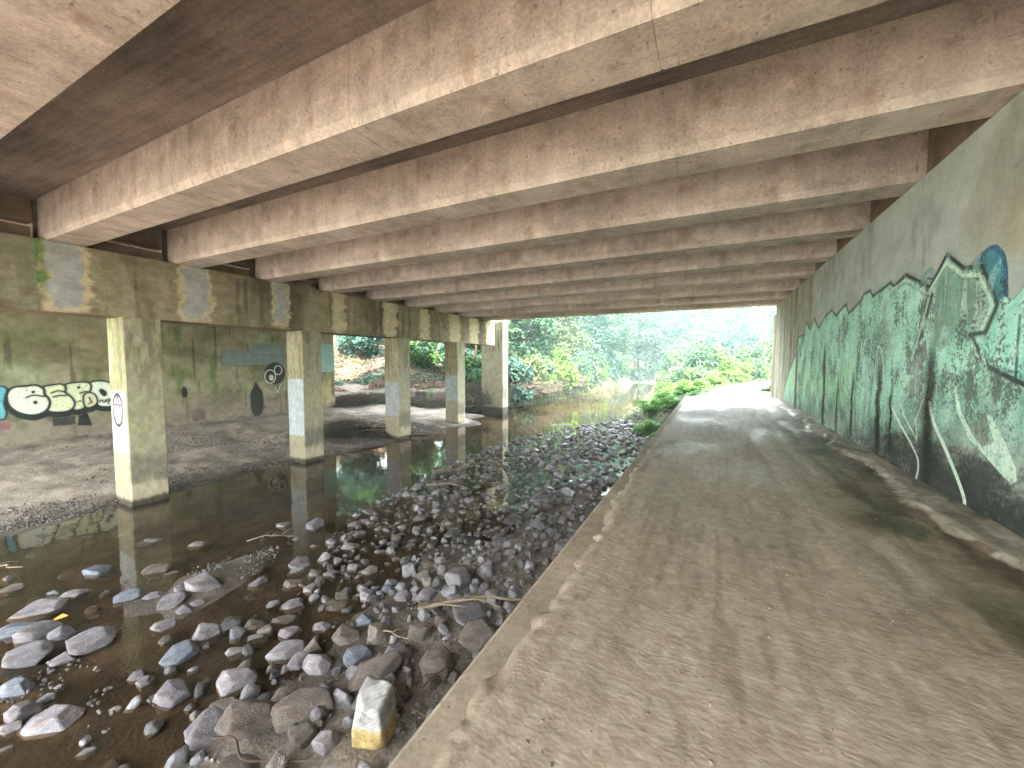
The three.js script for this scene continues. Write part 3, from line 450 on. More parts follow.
// ---------------------------------------------------------------- path: concrete slab under a skin of dried silt
{
  const slab = loft([[PATH_L, -2.4], [PATH_L, -0.03], [PATH_L + 0.03, -0.004], [WALL_X + 0.02, -0.004], [WALL_X + 0.02, -2.4]], [{ t: 20.6 }, { t: -14 }], (x, y, t) => [x, y, -t]);
  const mSlab = new THREE.MeshStandardMaterial({ map: con4, color: 0xc9c4b8, bumpMap: bump4, bumpScale: 0.006, roughness: 0.8 });
  const p = structure('path', slab, mSlab, 'wide silt covered concrete path running under the bridge beside the wall', 'path');
  const ledge = (z) => 2.03 + (fbm(z * 0.9, 2.2, 5, 1501) - 0.5) * 0.62 + 0.10 * smooth(-9, -14, z);
  const siltY = (x, z) => {
    const n = fbm(x * 1.6, z * 0.7, 4, 1511) - 0.5, f = fbm(x * 7, z * 3.2, 3, 1521) - 0.5;
    let h = 0.04 + n * 0.022 + f * 0.012;
    const wob = (fbm(z * 0.45, 5, 3, 1531) - 0.5) * 0.3;
    for (const [c, w, d] of [[1.62, 0.16, 0.026], [1.28, 0.12, 0.016], [0.35, 0.1, 0.01], [-0.2, 0.12, 0.008], [0.8, 0.09, 0.009]]) h -= d * Math.exp(-(((x - c - wob) / w) ** 2)) * (0.5 + fbm(z * 1.2, c, 3, 1541));
    if (z > -19.5) { const e = x - ledge(z); h += (0.02 + 0.05 * fbm(z * 1.7, 8, 3, 1545)) * smooth(-0.02, 0.07, e + f * 0.2) + 0.03 * smooth(0.05, 0.4, e); }
    return Math.max(h, 0.003);
  };
  siltHeight = siltY;
  const zs = gridAxis([[9, 0.5, 0.3], [0.5, -8, 0.028], [-8, -14, 0.05], [-14, -24, 0.1], [-24, -60, 0.5]]), nt = 118, nz = zs.length, pos = new Float32Array(nz * nt * 3), uv = new Float32Array(nz * nt * 2), idx = [];
  for (let j = 0; j < nz; j++) for (let i = 0; i < nt; i++) {
    const z = zs[j], l = pathLeft(z) + 0.01, r = z > -19.8 ? WALL_X - 0.004 : lerp(WALL_X - 0.004, l + 3.3, smooth(-19.8, -24, z)), x = lerp(l, r, i / (nt - 1)), o = j * nt + i;
    const edge = 0.15 + 0.16 * (fbm(z * 1.1, 1, 4, 1551) - 0.35);
    let y = lerp(-0.02, siltY(x, z), smooth(edge - 0.05, edge + 0.09, x - l + (fbm(x * 9, z * 9, 2, 1555) - 0.5) * 0.1)); if (z < -20.4) y = Math.max(y, 0) + 0.015;
    pos.set([x, y, z], o * 3); uv.set([(x + 1.13) / 3.51, (1 - z) / 22], o * 2);
    if (i + 1 < nt && j + 1 < nz) idx.push(o, o + 1, o + nt, o + 1, o + nt + 1, o + nt);
  }
  const g = new THREE.BufferGeometry(); g.setAttribute('position', new THREE.BufferAttribute(pos, 3)); g.setAttribute('uv', new THREE.BufferAttribute(uv, 2)); g.setIndex(idx); g.computeVertexNormals();
  const siltMap = dataTex(512, 2048, (i, j, c) => {
    const x = -1.13 + i / 512 * 3.51, z = 1 - j / 2048 * 22, n = fbm(x * 1.1, z * 0.5, 5, 1561), lon = fbm(x * 9, z * 0.6, 4, 1571), fine = fbm(x * 22, z * 14, 3, 1581), e = x - ledge(z);
    c[0] = 160; c[1] = 143; c[2] = 124; mixc(c, 130, 114, 98, smooth(0.40, 0.66, n) * 0.55); mixc(c, 162, 147, 130, smooth(0.5, 0.72, lon) * 0.3); mixc(c, 116, 100, 84, smooth(0.54, 0.76, fbm(x * 13 + 5, z * 1.3, 4, 1591)) * 0.4);
    const wet = smooth(-0.95, -0.35, e + (n - 0.5) * 1.1) * smooth(0.03, -0.04, e + (fine - 0.5) * 0.1) * smooth(-15, -10, z); mixc(c, 88, 72, 52, wet * (0.55 + 0.5 * smooth(0.4, 0.6, fbm(x * 5, z * 2.2, 4, 1601)))); mixc(c, 66, 66, 38, wet * smooth(0.55, 0.7, fbm(x * 3, z * 1.4, 4, 1611)) * 0.7);
    if (e > 0) { mixc(c, 146, 136, 120, 0.75); mixc(c, 92, 84, 70, smooth(0.5, 0.66, fbm(x * 6, z * 2, 4, 1621)) * 0.6); }
    for (let k = 0; k < 3; k++) c[k] += (fine - 0.5) * 44;
  });
  siltMap.wrapT = THREE.MirroredRepeatWrapping;
  // relief: foot and tyre marks pressed into the silt, 3.5 m x 7 m
  const bumpCv = document.createElement('canvas'); bumpCv.width = 1024; bumpCv.height = 2048;
  { const q = bumpCv.getContext('2d'), R = rngOf(77); q.fillStyle = '#808080'; q.fillRect(0, 0, 1024, 2048);
    for (let k = 0; k < 7; k++) { let x = 120 + R() * 800, w = 9 + R() * 8; for (let y = -10; y < 2060; y += 9) { x += (R() - 0.5) * 3; q.fillStyle = `rgba(100,100,100,${0.12 + R() * 0.3})`; q.fillRect(x - w / 2, y, w, 4); q.fillStyle = 'rgba(160,160,160,0.35)'; q.fillRect(x - w / 2 - 3, y, 3, 9); q.fillRect(x + w / 2, y, 3, 9); } }
    for (let k = 0; k < 150; k++) { q.save(); q.translate(60 + R() * 900, R() * 2048); q.rotate((R() - 0.5) * 0.7 + (R() < 0.5 ? Math.PI : 0)); const a = 0.3 + R() * 0.4; q.strokeStyle = `rgba(160,160,160,${a})`; q.lineWidth = 4; q.fillStyle = `rgba(100,100,100,${a})`; q.beginPath(); q.ellipse(0, -18, 13, 26, 0, 0, 7); q.fill(); q.stroke(); q.beginPath(); q.ellipse(0, 27, 11, 14, 0, 0, 7); q.fill(); q.stroke(); q.fillStyle = `rgba(70,70,70,${a})`; for (let b = -40; b < 38; b += 8) q.fillRect(-9, b, 18, 3); q.restore(); }
    const im = q.getImageData(0, 0, 1024, 2048), d = im.data; for (let j = 0; j < 2048; j++) for (let i = 0; i < 1024; i++) { const o = (j * 1024 + i) * 4, v = d[o] * 0.40 + 77 + 90 * (fbm(i / 64, j / 44, 5, 1631) - 0.5) + 90 * (fbm(i / 22, j / 9, 5, 1641) - 0.5) + 45 * (fbm(i / 5, j / 4, 2, 1645) - 0.5); d[o] = d[o + 1] = d[o + 2] = clamp(v, 0, 255); } q.putImageData(im, 0, 0); }
  const bt = new THREE.CanvasTexture(bumpCv); bt.wrapS = bt.wrapT = THREE.RepeatWrapping; bt.repeat.set(1, 22 / 7);
  const rough = dataTex(256, 1024, (i, j, c) => { const x = i / 256 * 3.5, z = j / 1024 * 22; c[0] = c[1] = c[2] = 255 * clamp(0.66 - 0.16 * smooth(0.45, 0.65, fbm(x * 1.4, z * 0.7, 4, 1651)) + 0.2 * (fbm(x * 9, z * 9, 3, 1661) - 0.5), 0.3, 1); }, false);
  part('silt', g, new THREE.MeshStandardMaterial({ map: siltMap, bumpMap: bt, bumpScale: 0.009, roughness: 1, roughnessMap: rough }), p);
}

// ================================================================ rocks
const bumpRock = dataTex(512, 512, (i, j, c) => { const x = i / 512, y = j / 512; c[0] = c[1] = c[2] = 128 + 110 * (fbm(x * 8, y * 8, 5, 1701, 8) - 0.5) + 60 * (fbm(x * 60, y * 60, 2, 1711, 60) - 0.5); }, false);
const mapRock = dataTex(512, 512, (i, j, c) => { const x = i / 512, y = j / 512, k = 0.74 + 0.40 * (fbm(x * 5, y * 5, 5, 1721, 5) - 0.5) + 0.20 * (fbm(x * 60, y * 60, 3, 1731, 60) - 0.5); c[0] = 236 * k; c[1] = 232 * k; c[2] = 232 * k; const s = fbm(x * 9, y * 9, 4, 1741, 9); mixc(c, 150, 128, 106, smooth(0.54, 0.7, s) * 0.4); const v = Math.abs(fbm(x * 4, y * 4, 4, 1751, 4) - 0.5); if (v < 0.012) mixc(c, 250, 248, 244, 0.55); });
const rockMat = (hex, rough = 0.78) => new THREE.MeshStandardMaterial({ map: mapRock, color: hex, bumpMap: bumpRock, bumpScale: 0.014, roughness: rough });
const RM = { grey: rockMat(0x969094), pale: rockMat(0xb0a9ac), blue: rockMat(0x8d94a2), warm: rockMat(0x96897f), wet: rockMat(0x6e686b, 0.34), silt: rockMat(0x84766b, 0.9), rust: rockMat(0x9a7c70) };
RM.two = new THREE.MeshStandardMaterial({ color: 0xffffff, bumpMap: bumpRock, bumpScale: 0.014, roughness: 0.8, map: dataTex(512, 512, (i, j, c) => { const x = i / 512, y = j / 512, k = 0.84 + 0.5 * (fbm(x * 8, y * 8, 5, 1761, 8) - 0.5) + 0.3 * (fbm(x * 70, y * 70, 2, 1765, 70) - 0.5), e = y + (fbm(x * 5, y * 5, 4, 1771) - 0.5) * 0.25; c[0] = 172 * k; c[1] = 166 * k; c[2] = 160 * k; mixc(c, 190 * k, 160 * k, 100 * k, smooth(0.50, 0.44, e)); }, true, false) });
function rockGeo(seed, detail, block = false) {
  const R = rngOf(seed), g = mergeVertices(new THREE.IcosahedronGeometry(1, detail).deleteAttribute('uv').deleteAttribute('normal')), p = g.attributes.position, planes = [], v = new THREE.Vector3();
  for (let k = 0; k < 13; k++) { const y = 1 - (k + 0.5) / 6.5, q = Math.sqrt(1 - y * y), t = k * 2.39996 + seed, n = new THREE.Vector3(Math.cos(t) * q + (R() - 0.5) * 0.7, y + (R() - 0.5) * 0.7, Math.sin(t) * q + (R() - 0.5) * 0.7).normalize(); planes.push([n, 0.50 + R() * 0.34]); }
  if (block) { planes.length = 0; for (const [x, y, z] of [[1, 0.1, 0.1], [-1, 0.05, -0.1], [0.12, 1, 0.2], [0, -1, 0.1], [0.1, -0.1, 1], [-0.1, 0.1, -1], [0.8, 0.9, 0.3], [-0.7, 0.5, 0.8], [0.6, -0.6, 0.8]]) planes.push([new THREE.Vector3(x, y, z).normalize(), Math.abs(x) + Math.abs(y) + Math.abs(z) > 1.6 ? 0.80 : 0.62]); }
  else planes.push([new THREE.Vector3((R() - 0.5) * 0.5, 1, (R() - 0.5) * 0.5).normalize(), 0.5 + R() * 0.2]);
  const uv = [];
  for (let i = 0; i < p.count; i++) {
    v.fromBufferAttribute(p, i).normalize(); let s = 0;
    for (const [n, d] of planes) { const q = v.dot(n); if (q > 0.05) s += Math.pow(d / q, -42); }
    let r = Math.min(1.25, Math.pow(s + 1e-3, -1 / 42));
    r *= 1 + 0.07 * (fbm(v.x * 3 + seed, v.y * 3 + v.z * 2.1, 3, seed) - 0.5) + 0.03 * (fbm(v.x * 9 + v.y * 4, v.z * 9 - v.y * 5, 2, seed + 3) - 0.5);
    p.setXYZ(i, v.x * r, v.y * r, v.z * r);
  }
  g.computeVertexNormals();
  const h = g.toNonIndexed(), P = h.attributes.position, N = h.attributes.normal;             // map each face from its own side
  for (let i = 0; i < P.count; i += 3) {
    const nx = Math.abs(N.getX(i) + N.getX(i + 1) + N.getX(i + 2)), ny = Math.abs(N.getY(i) + N.getY(i + 1) + N.getY(i + 2)), nz = Math.abs(N.getZ(i) + N.getZ(i + 1) + N.getZ(i + 2));
    for (let k = i; k < i + 3; k++) { const X = P.getX(k) * 0.45, Y = P.getY(k) * 0.45, Z = P.getZ(k) * 0.45; if (ny >= nx && ny >= nz) uv.push(X + 0.5, Z + 0.5); else if (nx >= nz) uv.push(Z + 0.5, Y + 0.5); else uv.push(X + 0.5, Y + 0.5); }
  }
  h.setAttribute('uv', new THREE.Float32BufferAttribute(uv, 2)); return mergeVertices(h);
}
const rockVariants = Array.from({ length: 14 }, (_, k) => rockGeo(31 + k * 7, 9)), rockSmall = Array.from({ length: 8 }, (_, k) => rockGeo(331 + k * 5, 3));
const cells = new Map(), placed = { push(p) { const k = Math.floor(p[0]) * 1000 + Math.floor(p[1]); if (!cells.has(k)) cells.set(k, []); cells.get(k).push(p); } };                                                   // x, z, radius of every stone set down so far
// measured stones: x, z, width across the view, apparent height (metres)
const stones = [[-10.01,-3.34,0.23,0.09],[-9.25,-3.42,0.42,0.14],[-8.28,-3.77,0.41,0.08],[-10.42,-2.29,0.20,0.08],[-9.33,-2.87,0.17,0.08],[-9.92,-2.73,0.25,0.06],[-8.66,-2.53,0.50,0.21],[-8.98,-2.30,0.22,0.05],[-7.82,-2.94,0.43,0.25],[-7.46,-3.00,0.27,0.11],[-7.59,-2.82,0.13,0.07],[-9.54,-1.83,0.21,0.16],[-9.05,-1.75,0.30,0.19],[-8.73,-1.66,0.19,0.10],[-8.34,-2.02,0.22,0.15],[-8.08,-2.13,0.42,0.17],[-8.43,-1.85,0.18,0.08],[-7.74,-2.36,0.18,0.11],[-7.28,-2.40,0.37,0.17],[-6.95,-2.61,0.24,0.08],[-6.52,-2.59,0.34,0.17],[-6.73,-2.81,0.22,0.14],[-6.51,-2.99,0.60,0.25],[-7.39,-2.11,0.21,0.09],[-7.22,-2.06,0.18,0.05],[-6.15,-2.61,0.23,0.11],[-6.19,-2.77,0.19,0.09],[-8.00,-1.67,0.59,0.19],[-7.56,-1.47,0.47,0.25],[-7.26,-1.54,0.42,0.33],[-6.97,-1.69,0.34,0.23],[-6.46,-1.74,0.48,0.30],[-6.05,-2.32,0.29,0.17],[-5.73,-2.22,0.18,0.13],[-5.40,-2.47,0.34,0.33],[-5.32,-2.12,0.46,0.24],[-4.80,-2.48,0.22,0.17],[-6.38,-1.56,0.32,0.12],[-6.75,-1.34,0.46,0.31],[-6.16,-1.19,0.30,0.26],[-5.76,-1.29,0.14,0.12],[-5.87,-1.41,0.11,0.08],[-6.24,-1.45,0.09,0.05],[-5.68,-1.11,0.29,0.28],[-5.34,-1.20,0.48,0.25],[-5.56,-1.02,0.19,0.19],[-5.35,-1.81,0.22,0.14],[-5.17,-1.82,0.20,0.18],[-4.71,-1.82,0.41,0.34],[-4.33,-2.23,0.45,0.29],[-4.40,-1.87,0.14,0.09],[-4.01,-1.94,0.40,0.24],[-4.68,-1.24,0.15,0.08],[-4.34,-1.29,0.20,0.09],[-5.32,-0.95,0.11,0.09],[-6.48,-2.11,0.12,0.07],[-7.70,-5.01,0.38,0.16],[-7.06,-5.21,0.39,0.35],[-6.70,-6.30,0.38,0.17],[-6.35,-5.87,0.29,0.17],[-6.13,-4.90,0.32,0.22],[-5.72,-4.92,0.40,0.21],[-5.98,-4.08,0.48,0.24],[-5.83,-3.93,0.27,0.12],[-5.47,-4.00,0.24,0.28],[-5.25,-4.14,0.27,0.18],[-6.33,-4.68,0.23,0.11],[-5.04,-4.42,0.28,0.25],[-4.74,-4.43,0.25,0.27],[-4.79,-4.27,0.14,0.14],[-5.49,-3.67,0.34,0.21],[-5.17,-3.72,0.26,0.18],[-6.01,-3.46,0.31,0.16],[-5.78,-3.26,0.18,0.09],[-5.02,-3.37,0.33,0.21],[-4.59,-3.76,0.21,0.11],[-4.29,-3.95,0.24,0.23],[-4.18,-4.33,0.23,0.21],[-4.11,-4.19,0.25,0.17],[-4.15,-4.67,0.27,0.33],[-3.78,-4.11,0.31,0.23],[-3.74,-4.59,0.26,0.24],[-3.97,-4.93,0.28,0.16],[-3.57,-4.79,0.24,0.26],[-3.23,-4.62,0.50,0.35],[-3.43,-4.19,0.33,0.29],[-2.96,-5.05,0.37,0.37],[-3.85,-5.12,0.23,0.20],[-5.04,-2.85,0.31,0.22],[-4.81,-2.72,0.27,0.12],[-4.83,-3.09,0.39,0.14],[-4.56,-2.98,0.30,0.17],[-4.28,-3.21,0.23,0.18],[-3.84,-3.50,0.23,0.18],[-3.80,-3.16,0.38,0.21],[-3.41,-3.31,0.32,0.40],[-3.03,-3.52,0.35,0.29],[-3.22,-3.37,0.13,0.16],[-4.28,-2.70,0.45,0.28],[-3.96,-2.67,0.24,0.26],[-4.01,-2.90,0.24,0.22],[-3.72,-2.71,0.33,0.25],[-3.43,-2.99,0.33,0.15],[-4.31,-2.34,0.22,0.23],[-3.00,-3.11,0.41,0.22],[-3.17,-2.77,0.26,0.20],[-2.85,-2.82,0.23,0.24],[-3.05,-2.48,0.23,0.29],[-2.48,-3.13,0.46,0.43],[-3.64,-2.26,0.27,0.20],[-3.08,-2.27,0.19,0.18],[-3.00,-2.02,0.23,0.20],[-2.44,-2.28,0.30,0.48],[-2.82,-2.57,0.33,0.13],[-2.77,-2.07,0.26,0.20],[-2.39,-2.99,0.21,0.17],[-2.58,-4.53,0.28,0.23],[-2.84,-4.39,0.23,0.14],[-2.68,-4.01,0.52,0.26],[-2.38,-3.70,0.60,0.24],[-3.3,-2.2,0.62,0.3],[-3.62,-1.9,0.55,0.24],[-3.0,-2.75,0.66,0.26],[-3.9,-1.75,0.5,0.22],[-3.2,-1.6,0.5,0.26]];
const special = {
  120: ['silt', 'flat silt coated boulder left of the yellow block'], 121: ['silt', 'low mud covered slab left of the silt coated boulder'], 122: ['silt', 'long silt covered boulder between pale wedge and path'],
  18: ['blue', 'flat blue grey stone in the pool left of the largest pale slab'], 35: ['blue', 'pointed pale blue wedge stone lying in brown mud'], 34: ['pale', 'broad pale rounded slab rising from the brown shallows'],
  22: ['pale', 'long pale slab stone lying in shallow water below the first column reflection'], 48: ['grey', 'large grey block embedded in mud beside two small egg stones'], 49: ['pale', 'long pale block tilted to the right on the bare mud'],
  51: ['silt', 'low pale tapering stone with its tail sunk in silt'], 112: ['two', 'tall block with a yellow lower half standing against the path edge'], 95: ['warm', 'upright tan pointed stone in the middle of the near shallows'],
  108: ['silt', 'broad silt coated boulder next to the path edge'], 98: ['pale', 'large pale ridged stone nearest the centre of the near shallows'], 101: ['pale', 'white elongated stone on the edge of the silty slab'], 94: ['warm', 'five sided pinkish flat topped stone left of the upright tan one'],
  107: ['pale', 'pale purple wedge stone standing on its point beside silty slabs'], 84: ['grey', 'biggest dark grey flat faced block in the rubble by the path'], 44: ['pale', 'long pale slab pointing right at the lower left water edge'],
};
const zoneOf = (x, z) => (x < -4.9 && z > -2.2 ? ['slab stone heaped in the lower left corner of the creek bed', 'stones heaped in the lower left corner'] : x < -5.2 && z > -6.5 ? ['stone scattered in the shallow brown pool before the columns', 'stones scattered in the shallow pool'] : z > -4.6 ? ['angular stone in the near creek bed beside the path', 'stones of the near creek bed'] : z > -9.5 ? ['angular stone in the rubble field midway along the path edge', 'stones of the middle rubble field'] : ['stone in the far rubble field toward the bridge opening', 'stones of the far rubble field']);
const RK = rngOf(4242);
function layRock(x, z, w, h, matKey, label, group, big = true, depth = 0) {
  const geo = rockVariants[Math.floor(RK() * rockVariants.length)], bed = groundY(x, z), a = w * 0.5 / 0.88, b = Math.max(0.35 * a, Math.min(1.3 * a, h * 0.40 / 0.7)), d = depth || a * (0.65 + RK() * 0.35);
  const m = solo('rock', geo, RM[matKey], label, 'rock', group);
  const top = Math.max(bed, WATER - 0.05); m.position.set(x, top + b * 0.22, z - d * 0.25); m.scale.set(a, b, d);
  m.rotation.set((RK() - 0.5) * 0.35, 0.46 + (RK() - 0.5) * 0.7, (RK() - 0.5) * 0.4); placed.push([x, z - d * 0.25, (a + d) * 0.4]); return m;
}
const toneWord = { grey: 'grey', pale: 'pale', blue: 'bluish', warm: 'pinkish tan', wet: 'dark wet', silt: 'brown silty', rust: 'rusty' };
const sizeWord = (w) => (w < 0.2 ? 'small' : w < 0.32 ? 'middling' : 'large');
const stoneLabel = (zn, key, w) => `${sizeWord(w)} ${toneWord[key]} ${zn[0]}`;
stones.forEach(([x, z, w, h], k) => {
  const sp = special[k], zn = zoneOf(x, z), r = RK();
  const key = sp ? sp[0] : r < 0.42 ? 'grey' : r < 0.66 ? 'pale' : r < 0.76 ? 'blue' : r < 0.9 ? 'warm' : 'silt', m = layRock(x, z, w, h, key, sp ? sp[1] : stoneLabel(zn, key, w), sp ? null : zn[1]);
  if (k === 112) { m.geometry = rockGeo(77, 9, true); { const p = m.geometry.attributes.position, q = m.geometry.attributes.uv; for (let i = 0; i < p.count; i++) q.setXY(i, 0.5 + (p.getX(i) + p.getZ(i)) * 0.3, clamp(0.5 + p.getY(i) * 0.62, 0.02, 0.98)); } m.scale.set(0.20, 0.36, 0.18); m.position.y = -1.34; m.rotation.set(0.05, 0.3, -0.05); }
});
function free(x, z, r, k = 0.8) { for (let i = -1; i <= 1; i++) for (let j = -1; j <= 1; j++) for (const [a, b, c] of cells.get((Math.floor(x) + i) * 1000 + Math.floor(z) + j) || []) if ((a - x) ** 2 + (b - z) ** 2 < ((c + r) * k) ** 2) return false; return true; }
const leftEdge = (z) => poly([[4, 5.2], [5.5, 6.6], [7, 6.9], [9, 7.0], [12, 7.5], [14, 7.4], [18, 6.4], [22, 5.2], [24, 4.2]], -z);   // the rubble's edge toward the pool, as -x
let count = stones.length, tries = 0;
while (count < 300 && tries++ < 40000) {
  const z = -2.5 - Math.pow(RK(), 1.15) * 20.5, le = leftEdge(z), x = -1.6 - RK() * (le - 1.6), far = smooth(-6, -20, z), r = 0.115 + 0.15 * RK() * RK() + 0.05 * far;
  if (z > -4.6 && x < -3.6) continue;
  if (!free(x, z, r, 0.86)) continue;
  const zn = zoneOf(x, z), q = RK(), key = q < 0.34 ? 'wet' : q < 0.6 ? 'grey' : q < 0.75 ? 'warm' : q < 0.9 ? 'silt' : 'pale'; layRock(x, z, r * 1.9, r * (1.0 + RK() * 0.5), key, stoneLabel(zn, key, r * 1.9), zn[1]); count++;
}
// the smaller rubble between them
{
  const byMat = { wet: [], grey: [], silt: [] }, P = new THREE.Vector3(), Q = new THREE.Quaternion(), S = new THREE.Vector3(), Mx = new THREE.Matrix4(), E = new THREE.Euler(), parts = []; const cols = { wet: [0.16, 0.15, 0.152], grey: [0.36, 0.35, 0.365], silt: [0.26, 0.22, 0.19], pale: [0.42, 0.40, 0.41] };
  let n = 0, t = 0;
  while (n < 1700 && t++ < 60000) {
    const loose = RK() < 0.22; let x, z, r;
    if (loose) { z = 0.5 - RK() * 9; x = -2.2 - RK() * 8; r = 0.025 + 0.06 * RK() * RK(); if (fbm(x * 0.8, z * 0.8, 3, 1801) < 0.46) continue; } else { z = -1.2 - RK() * 22.5; const le = leftEdge(z); x = -1.4 - RK() * (le - 1.2); r = 0.055 + 0.10 * RK() * RK() + 0.03 * smooth(-6, -18, z); if (z > -3.6 && x < -3.2 && RK() < 0.7) continue; if (RK() < smooth(-12, -20, z) * 0.7) continue; }
    if (!free(x, z, r, loose ? 0.9 : 0.62) || (loose && groundY(x, z) < WATER - 0.12)) continue;
    const g = rockSmall[Math.floor(RK() * 8)].clone(), q = RK(), c = cols[q < 0.28 ? 'wet' : q < 0.6 ? 'grey' : q < 0.85 ? 'silt' : 'pale'], k = 0.8 + RK() * 0.4, arr = new Float32Array(g.attributes.position.count * 3);
    for (let i = 0; i < arr.length; i += 3) arr.set([c[0] * k, c[1] * k, c[2] * k], i);
    g.setAttribute('color', new THREE.BufferAttribute(arr, 3)); E.set(RK() * 6, RK() * 6, RK() * 6); Q.setFromEuler(E); S.set(r * 1.25, r * (0.6 + RK() * 0.4), r * (0.8 + RK() * 0.4)); P.set(x, Math.max(groundY(x, z), WATER - 0.04) + r * 0.22, z);
    g.applyMatrix4(Mx.compose(P, Q, S)); parts.push(g); placed.push([x, z, r]); n++;
  }
  const rub = mergeGeometries(parts); const m = new THREE.MeshStandardMaterial({ map: mapRock, vertexColors: true, bumpMap: bumpRock, bumpScale: 0.02, roughness: 0.6 });
  solo('rubble', rub, m, 'small broken stones filling the gaps between the larger rocks', 'rubble', null, 'stuff');
}
{ // crumbs of dried silt on the path
  const R = rngOf(1717), g = rockGeo(888, 1), N = 1200, im = new THREE.InstancedMesh(g, new THREE.MeshStandardMaterial({ map: mapDirt, roughness: 0.95 }), N), Mx = new THREE.Matrix4(), Q = new THREE.Quaternion(), E = new THREE.Euler(), P = new THREE.Vector3(), S = new THREE.Vector3(), C = new THREE.Color(); let n = 0, t = 0;
  while (n < N && t++ < 90000) { const z = -0.6 - Math.pow(R(), 1.4) * 13, x = -0.95 + R() * 3.2, r = 0.003 + 0.008 * Math.pow(R(), 3); if (fbm(x * 1.2, z * 0.8, 3, 1671) < 0.40 + 0.2 * R()) continue; E.set(R() * 6, R() * 6, R() * 6); Mx.compose(P.set(x, siltHeight(x, z) + r * 0.2, z), Q.setFromEuler(E), S.set(r * 1.6, r, r * 1.2)); im.setMatrixAt(n, Mx); const k = 0.75 + R() * 0.5; im.setColorAt(n, C.setRGB(0.21 * k, 0.16 * k, 0.118 * k)); n++; }
  im.count = n; im.name = 'dirt_crumbs'; im.castShadow = im.receiveShadow = true; tag(im, 'loose crumbs of dried silt scattered over the path', 'dirt', null, 'stuff'); scene.add(im);
}
{ // gravel: loose pebbles on the sand bank and in little drifts between the rocks
  const R = rngOf(911), g = rockGeo(999, 1), N = 9000, im = new THREE.InstancedMesh(g, new THREE.MeshStandardMaterial({ map: mapRock, roughness: 0.85 }), N), Mx = new THREE.Matrix4(), Q = new THREE.Quaternion(), E = new THREE.Euler(), P = new THREE.Vector3(), S = new THREE.Vector3(), C = new THREE.Color(); let n = 0, t = 0;
  while (n < N && t++ < 200000) {
    const a = R(); let x, z, r;
    if (a < 0.6) { z = 1 - R() * 17; x = shore(z) + 0.1 - R() * R() * 7; r = 0.014 + 0.03 * R() * R(); if (fbm(x * 0.7, z * 0.7, 3, 1811) < 0.42 + 0.15 * R()) continue; } else { z = -1 - R() * 11; x = -2.2 - R() * 6; r = 0.012 + 0.022 * R() * R(); if (fbm(x * 1.5, z * 1.5, 3, 1821) < 0.58 || groundY(x, z) < WATER - 0.03) continue; }
    if (x < LEFT_X + 0.05) continue;
    const y = a < 0.6 ? groundY(x, z) : Math.max(groundY(x, z), WATER - 0.005); E.set(R() * 6, R() * 6, R() * 6); Mx.compose(P.set(x, y + r * 0.3, z), Q.setFromEuler(E), S.set(r * 1.3, r, r)); im.setMatrixAt(n, Mx); const k = 0.16 + R() * 0.26; im.setColorAt(n, C.setRGB(k * 1.06, k * (0.9 + R() * 0.08), k * (0.78 + R() * 0.14))); n++;
  }
  im.count = n; im.name = 'gravel'; im.castShadow = im.receiveShadow = true; tag(im, 'fine brown gravel on the sand bank and between rocks', 'gravel', null, 'stuff'); scene.add(im);
}

// ================================================================ driftwood and litter
const barkMap = dataTex(256, 256, (i, j, c) => { const x = i / 256, y = j / 256, k = 0.75 + 0.7 * (fbm(x * 24, y * 4, 4, 1901, 0) - 0.5) + 0.3 * (fbm(x * 60, y * 60, 2, 1911, 60) - 0.5); c[0] = 214 * k; c[1] = 200 * k; c[2] = 182 * k; });
const woodMat = (hex) => new THREE.MeshStandardMaterial({ map: barkMap, color: hex, roughness: 0.9 });
const WM = { pale: woodMat(0xb8ab9a), brown: woodMat(0x6a5647), dark: woodMat(0x463a30), trunk: woodMat(0x6e6154) };
function limbGeo(points, r0, r1, radial = 7, seg = 4) {
  const cv = new THREE.CatmullRomCurve3(points.map((p) => new THREE.Vector3(...p))), n = points.length * seg, fr = cv.computeFrenetFrames(n), pos = [], uv = [], idx = [];
  for (let i = 0; i <= n; i++) { const c = cv.getPointAt(i / n), r = lerp(r0, r1, i / n) * (1 + 0.16 * Math.sin(i * 2.3)); for (let k = 0; k <= radial; k++) { const a = k / radial * Math.PI * 2, q = r * (1 + 0.12 * Math.sin(a * 3 + i)); const N = fr.normals[i], B = fr.binormals[i]; pos.push(c.x + q * (Math.cos(a) * N.x + Math.sin(a) * B.x), c.y + q * (Math.cos(a) * N.y + Math.sin(a) * B.y), c.z + q * (Math.cos(a) * N.z + Math.sin(a) * B.z)); uv.push(k / radial, i / n * 3); } }
  for (let i = 0; i < n; i++) for (let k = 0; k < radial; k++) { const a = i * (radial + 1) + k, b = a + radial + 1; idx.push(a, b, a + 1, b, b + 1, a + 1); }
  const g = new THREE.BufferGeometry(); g.setAttribute('position', new THREE.Float32BufferAttribute(pos, 3)); g.setAttribute('uv', new THREE.Float32BufferAttribute(uv, 2)); g.setIndex(idx); g.computeVertexNormals(); return g;
}
